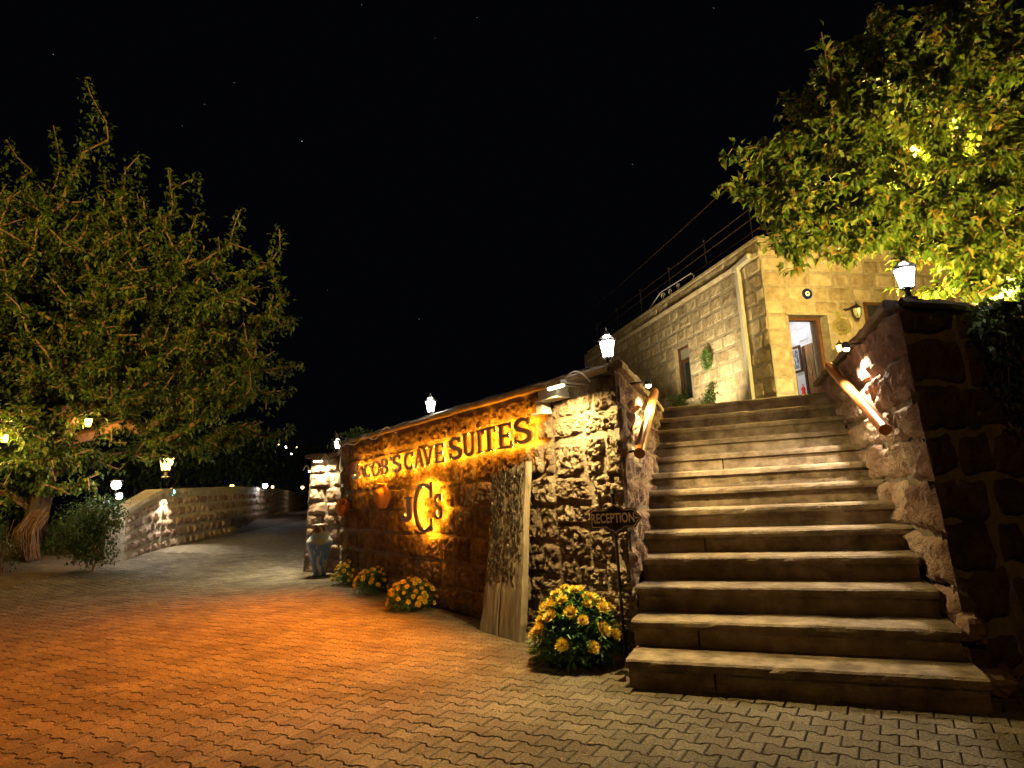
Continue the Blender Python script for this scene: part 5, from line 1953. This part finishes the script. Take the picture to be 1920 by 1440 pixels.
MB().prism(signpoly(0), fRS, -0.008, 0.006).build('board', M['sign_black'], rs)
out, inn = signpoly(1.6), signpoly(2.9)
mb = MB()
n = len(out)
for k in range(n):
    m = (k + 1) % n
    p = [out[k], out[m], inn[m], inn[k]]
    mb.hexa([fRS(*q, 0.0055) for q in p] + [fRS(*q, 0.0085) for q in p])
mb.build('border', M['sign_cream'], rs)


def text_mesh(body, size, mf, u, z, dep, mat, name, parent, wx=1.0, bold=0.0, depth=0.003):
    cu = bpy.data.curves.new('text', 'FONT')
    cu.body = body
    cu.size = size
    cu.align_x, cu.align_y = 'CENTER', 'CENTER'
    cu.offset = bold
    ob = bpy.data.objects.new('tmp', cu)
    COL.objects.link(ob)
    dg = bpy.context.evaluated_depsgraph_get()
    me = bpy.data.meshes.new_from_object(ob.evaluated_get(dg))
    mb = MB()
    vs = [v.co.copy() for v in me.vertices]
    nv = len(vs)
    for d in (dep, dep + depth):
        mb.v += [tuple(mf(u + v.x * wx, z + v.y, d)) for v in vs]
    ec = {}
    for p in me.polygons:
        vv = list(p.vertices)
        mb.f.append(tuple(q + nv for q in vv))
        for a, c in zip(vv, vv[1:] + vv[:1]):
            ec[(a, c)] = ec.get((a, c), 0) + 1
    for a, c in ec:
        if (c, a) not in ec:
            mb.f.append((a, c, c + nv, a + nv))
    bpy.data.objects.remove(ob)
    bpy.data.curves.remove(cu)
    bpy.data.meshes.remove(me)
    return mb.build(name, mat, parent)


text_mesh('RECEPTION', 24 * PXM, fRS, -4 * PXM, sgn_c[2], 0.0055, M['sign_cream'], 'lettering', rs, 0.63, 0.0022)
mb = MB()
for sy in (1, -1):
    p = [(34.5, sy * 6.5), (36.5, sy * 2.2), (44, 0), (37.5, 0)]
    p = [(x * PXM, sgn_c[2] + y * PXM) for x, y in p]
    if sy < 0:
        p = p[::-1]
    mb.prism(p, fRS, 0.0055, 0.0087)
mb.build('arrow', M['sign_cream'], rs)


# ------------------------------------------------------------------ rocks
def rock(loc, s, label, seed, group=None):
    mb = MB()
    n, m = 14, 9
    rr_ = random.Random(seed)
    for j in range(m + 1):
        th = math.pi * j / m
        for i in range(n):
            a = 2 * math.pi * i / n
            v = Vector((math.sin(th) * math.cos(a), math.sin(th) * math.sin(a), math.cos(th)))
            k = 1 + 0.35 * N3(tuple(v * 1.3 + Vector((seed * 3.1, 0, 0))), 1, 3)
            mb.v.append((v.x * s[0] * k, v.y * s[1] * k, v.z * s[2] * k + s[2] * 0.6))
    for j in range(m):
        for i in range(n):
            q = (i + 1) % n
            mb.f.append((j * n + i, (j + 1) * n + i, (j + 1) * n + q, j * n + q))
    o = mb.build('rock', M['rock'])
    o.location = tuple(map(float, loc))
    return tag(o, label, 'rock', group)


for (x, y), s_, lab, sd in (((1112, 1228), (0.085, 0.07, 0.05), 'small brown rock at the left end of the flower bed edge', 1), ((1148, 1236), (0.085, 0.07, 0.06), 'jagged brown rock against the first step beside the flowers', 2), ((1020, 1196), (0.07, 0.06, 0.03), 'flat pale stone at the wall foot left of the large flowers', 3),
                           ((1868, 1268), (0.12, 0.10, 0.06), 'long brown rock at the right end of the lowest step', 4), ((1822, 1212), (0.11, 0.09, 0.07), 'rounded rock behind the right end of the second step', 5), ((1768, 1122), (0.09, 0.08, 0.08), 'broken rock behind the right end of the third step', 6)):
    g = ground_hit(x, y) if sd < 5 else np.array([*(R1 + V2(0.06, -0.02) + sS * (0.32 if sd == 5 else 0.52) + cS * 0.04), 0.02 if sd == 5 else 0.25])
    rock(g, s_, lab, sd)
# weeds between the pavers, fallen leaves, grass under the tree
mb = MB()
rr_ = random.Random(31)
for x, y, n in ((945, 1293, 26), (968, 1295, 30), (1035, 1322, 18), (1165, 1262, 20), (1015, 1283, 12), (830, 1158, 20), (1180, 1290, 16)):
    g = ground_hit(x, y)
    for k in range(n):
        p = Vector((g[0] + rr_.gauss(0, 0.02), g[1] + rr_.gauss(0, 0.015), -0.004))
        add_leaf(mb, p, (rvec(rr_) + Vector((0, 0, 0.9))).normalized(), Vector((1, 0, 0)), 0.022, 0.006)
tag(mb.build('weeds', M['grass']), kind='stuff')
mb = MB()
for k in range(900):
    x, y = rr_.uniform(-14, -4.5), rr_.uniform(6.5, 15.5)
    e = left_of_lane(x, y)
    if e < -1.2 or (e < -0.1 and rr_.random() < 0.75):
        continue
    z = ground_z(x, y) + 0.012 if e > 0 else gh(x, y) + 0.006
    a = rr_.uniform(0, 6.28)
    add_leaf(mb, Vector((x, y, z)), Vector((math.cos(a), math.sin(a), rr_.uniform(0, 0.3))).normalized(), up, 0.07, 0.035, 0.1, 0.05)
for k in range(130):
    g = ground_hit(rr_.uniform(0, 1150) , rr_.uniform(1110, 1430))
    a = rr_.uniform(0, 6.28)
    add_leaf(mb, Vector((g[0], g[1], g[2] + 0.004)), Vector((math.cos(a), math.sin(a), 0.1)).normalized(), up, rr_.uniform(0.015, 0.045), rr_.uniform(0.008, 0.018), 0.1, 0.05)
tag(mb.build('fallen_leaves', M['litter']), kind='stuff')
mb = MB()
for k in range(3500):
    g = ground_hit(rr_.uniform(75, 175), rr_.uniform(1018, 1040))
    if left_of_lane(g[0], g[1]) < 0.25:
        continue
    p = Vector((g[0], g[1], ground_z(g[0], g[1]) - 0.01))
    add_leaf(mb, p, (rvec(rr_) * 0.5 + Vector((0, 0, 1))).normalized(), Vector((1, 0, 0)), rr_.uniform(0.05, 0.12), 0.010)
tag(mb.build('grass', M['grass']), kind='stuff')

# ------------------------------------------------------------------ garden wall up the lane
GW = [(232, 1030, 12.0), (300, 1016, 13.6), (440, 1003, 17.2), (520, 968, 26.0), (578, 949, 46.0)]
gwp = [pt(*q)[:2] for q in GW]
gw = empty('garden_wall', (*gwp[1], gh(*gwp[1])), 'long low rough stone wall running up the left side of the lane', 'wall')
gtop = [0.95, 1.28, 1.26, 1.10, 0.8]
count = 0
far = MB()
for k in range(4):
    a, c = gwp[k], gwp[k + 1]
    L_ = np.linalg.norm(c - a)
    d = (c - a) / L_
    za, zc = gh(*a) - 0.05, gh(*c) - 0.05
    ta, tc = gtop[k] + 0.05, gtop[k + 1] + 0.05
    base_f = face(a, d)
    mf = (lambda bf, L_, za, zc, ta, tc: (lambda u, v, dep: bf(u, 0, dep) + np.array([0, 0, za + (zc - za) * u / L_ + v * (ta + (tc - ta) * u / L_)])))(base_f, L_, za, zc, ta, tc)
    mb = MB()
    ns = max(1, int(L_ / 2))
    for i in range(ns):
        u0, u1 = L_ * i / ns, L_ * (i + 1) / ns
        mb.hexa([mf(u, z, dd) for z in (0, 1) for u, dd in ((u0, 0), (u1, 0), (u1, -0.35), (u0, -0.35))])
    mb.build('mortar_core', M['mortar_pale'], gw)
    zs = [0.0, 0.17, 0.35, 0.52, 0.70, 0.86]
    for q in layout(0, L_, zs, (0.20, 0.40), 0.03, jit=0.012, seed=60 + k):
        if k < 3 and count < 250:
            mb = MB()
            stone(mb, mf, q, 6, 5, rnd.uniform(0.02, 0.045), 0.03, 6, 0.05, 0.02)
            mb.build('stone', M['tuff_red'], gw)
            count += 1
        else:
            stone(far, mf, q, 4, 3, 0.03, 0.02, 6, 0.05, 0.02)
    coping(mf, 0, L_, 0.89, 0.99, -0.34, 0.03, gw, M['mortar_pale'], 70 + k)
if far.v:
    tag(far.build('far_stonework', M['tuff_red'], gw), kind='stuff')

# ------------------------------------------------------------------ garden lamps
def small_lamp(x, y, dep, label, mat, e, col, s=0.06, zg=None, name='garden_lamp', group=None):
    p = pt(x, y, dep)
    zb_ = zg if zg is not None else p[2] - 0.3
    o = empty(name, (p[0], p[1], zb_), label, 'light', group)
    MB().tube([(p[0], p[1], zb_), (p[0], p[1], p[2] - s)], 0.015, 6).build('stake', M['iron'], o)
    MB().lathe([(0.001, -s), (s * 0.7, -s * 0.7), (s, 0), (s * 0.7, s * 0.7), (0.001, s)], 10, p).build('bulb_glass', mat, o, sm=True)
    MB().lathe([(s * 1.3, s * 0.75), (s * 1.1, s * 0.95), (0.01, s * 1.4)], 10, p).build('cap', M['iron'], o)
    if e:
        point('bulb', p + np.array([0, -0.0, -0.0]) + np.array([0.0, 0, 0]), e, col, s * 1.05, o)
    return o


M['lamp_cold'] = glow('cold_flood_glass', (0.95, 0.95, 1.0), 40)
GL = 'lamps along the garden wall'
small_lamp(218, 909, 11.5, 'glaring white lamp on a stake at the near end of the garden wall', M['lamp_cold'], 160, (0.92, 0.95, 1.0), 0.085, group=GL)
small_lamp(223, 930, 11.7, 'second white lamp just below the glaring one', M['lamp_cold'], 60, (1, 0.93, 0.8), 0.06, group=GL)
small_lamp(322, 923, 14.2, 'green glowing lamp among leaves on the garden wall', M['lamp_green'], 0, (0.1, 1, 0.6), 0.075, group=GL)
small_lamp(435, 912, 18, 'small orange lamp beyond the garden wall', glow('orange_bulb', (1, 0.45, 0.1), 12), 12, (1, 0.5, 0.15), 0.06, group=GL)
small_lamp(497, 911, 21, 'white lamp beyond the garden wall near the lane bend', M['lamp_cold'], 60, (0.95, 0.93, 1), 0.085, group=GL)
small_lamp(511, 913, 22, 'small yellow lamp right of the white lamp on the lane bend', M['lamp_warm'], 8, (1, 0.65, 0.2), 0.05, group=GL)
small_lamp(567, 914, 30, 'tiny yellow lamp beyond the wall close to the pier', M['lamp_warm'], 15, (1, 0.65, 0.2), 0.08, group=GL)
small_lamp(583, 917, 30, 'tiny white lamp right beside the pier edge', M['lamp_cold'], 5, (1, 0.95, 0.9), 0.05, group=GL)
ly = lantern(pt(310, 897, 14.4), 'yellow glowing barred lantern on top of the garden wall', 2.0, M['lamp_warm'])
point('bulb', pt(310, 882, 14.4), 60, (1.0, 0.58, 0.14), 0.15, ly)
ly2 = lantern(pt(318, 873, 15.5), 'yellow lantern hanging in the leaves above the barred one', 1.5, M['lamp_warm'], hanging=True)
point('bulb', pt(318, 866, 15.5), 55, (1.0, 0.55, 0.12), 0.12, ly2)
lt = lantern(pt(165, 800, 11.6), 'small amber lantern deep inside the big left tree', 1.0, M['lamp_warm'], hanging=True)
point('bulb', pt(165, 797, 11.6), 70, (1.0, 0.55, 0.12), 0.1, lt)
lt2 = lantern(pt(8, 830, 11.4), 'amber lantern among the leaves at the far left edge', 1.0, M['lamp_warm'], hanging=True)
point('bulb', pt(8, 826, 11.2), 60, (1.0, 0.62, 0.16), 0.1, lt2)
wash = aimed('wall_wash', 'SPOT', pt(322, 927, 13.9), pt(316, 1010, 13.45), 130, (1.0, 0.86, 0.62), gw, size=0.03, cone=110, blend=0.6)
rr_ = random.Random(77)
for k, (x, y, dep, lb) in enumerate(((523, 833, 120, 'tiny far orange light left of the pier lantern'), (536, 838, 120, 'faint far white light between tree and pier'), (557, 839, 120, 'far yellow light near the pier lantern'), (546, 851, 110, 'dim far light below the other far lights'))):
    p = pt(x, y, dep)
    o = MB().lathe([(0.001, -0.22), (0.16, -0.1), (0.2, 0), (0.16, 0.1), (0.001, 0.22)], 8, (0, 0, 0)).build('distant_light', M['lamp_warm'] if k % 2 == 0 else M['lamp_white'])
    o.location = tuple(p)
    tag(o, lb, 'light', 'far lights')
# ------------------------------------------------------------------ lanterns in the right tree
for x, y, dep, s_, e, lb in ((1700, 428, 7.6, 1.75, 3600, 'large yellow lantern hanging in the right tree before the facade'), (1730, 482, 8.6, 1.2, 4200, 'smaller yellow lantern below the large one in the right tree'), (1713, 296, 7.0, 0.55, 700, 'little amber lantern high in the right tree')):
    o = lantern(pt(x, y, dep), lb, s_, M['lamp_warm'], hanging=True)
    point('bulb', pt(x, y - 18, dep) + np.array([0, -0.0, 0]), e, (1.0, 0.68, 0.18), 0.13 * s_ / 1.75, o)
# garden spots washing the facade and the underside of the right tree
up_l = fS(-1.5, TERR, 1.5)
ul = empty('spot_lamp', (up_l[0], up_l[1], TERR), 'ground spot throwing warm light up the hotel side wall', 'light')
MB().lathe([(0.05, 0.0), (0.05, 0.08), (0.065, 0.16), (0.06, 0.16), (0.05, 0.1)], 12, (up_l[0], up_l[1], TERR)).build('housing', M['iron'], ul)
tl_p = pt(1800, 600, 6.3)
tl = empty('spot_lamp', (tl_p[0], tl_p[1], 2.12), 'hidden ground spot behind the dark wall shining up into the right tree', 'light')
MB().lathe([(0.05, 0.0), (0.05, 0.08), (0.065, 0.14), (0.05, 0.1)], 12, (tl_p[0], tl_p[1], 2.12)).build('housing', M['iron'], tl)
aimed('lamp', 'SPOT', (tl_p[0], tl_p[1], 2.30), pt(1750, 250, 6.7), 750, (1.0, 0.72, 0.20), tl, size=0.06, cone=120, blend=0.8)
disc_ = MB().lathe([(0.001, 0.13), (0.05, 0.13)], 12, (up_l[0], up_l[1], TERR), cap=False)
disc_.build('lens', M['led_bar'], ul)
aimed('lamp', 'SPOT', (up_l[0], up_l[1], TERR + 0.2), fS(-2.0, 4.2, 0), 520, (1.0, 0.78, 0.40), ul, size=0.05, cone=95, blend=0.8)
g_l = fW(0.15, TERR, 0.5)
gl_ = empty('spot_lamp', g_l, 'ground spot at the left foot of the open hotel door', 'light')
MB().lathe([(0.05, 0.0), (0.05, 0.08), (0.065, 0.14), (0.05, 0.1)], 12, g_l).build('housing', M['iron'], gl_)
aimed('lamp', 'SPOT', g_l + np.array([0, 0, 0.16]), fW(0.2, 3.2, 0), 14, (0.75, 1.0, 0.55), gl_, size=0.04, cone=100, blend=0.8)

# ------------------------------------------------------------------ stars
mb = MB()
rs_ = random.Random(3)
stars = [(566, 265, 1.0), (100, 102, 0.6), (678, 9, 0.5), (815, 72, 0.4), (440, 155, 0.35), (384, 195, 0.4), (342, 236, 0.3), (614, 544, 0.35), (786, 598, 0.4), (1023, 162, 0.3), (1186, 308, 0.4), (1338, 15, 0.4), (1143, 128, 0.3), (894, 33, 0.3), (713, 310, 0.25), (1238, 55, 0.25)]
for x, y, s_ in stars:
    c = pt(x, y, 1200)
    mb.lathe([(0.01, -0.8 * s_), (0.8 * s_, 0), (0.01, 0.8 * s_)], 6, c)
tag(mb.build('stars', M['star']), kind='stuff')
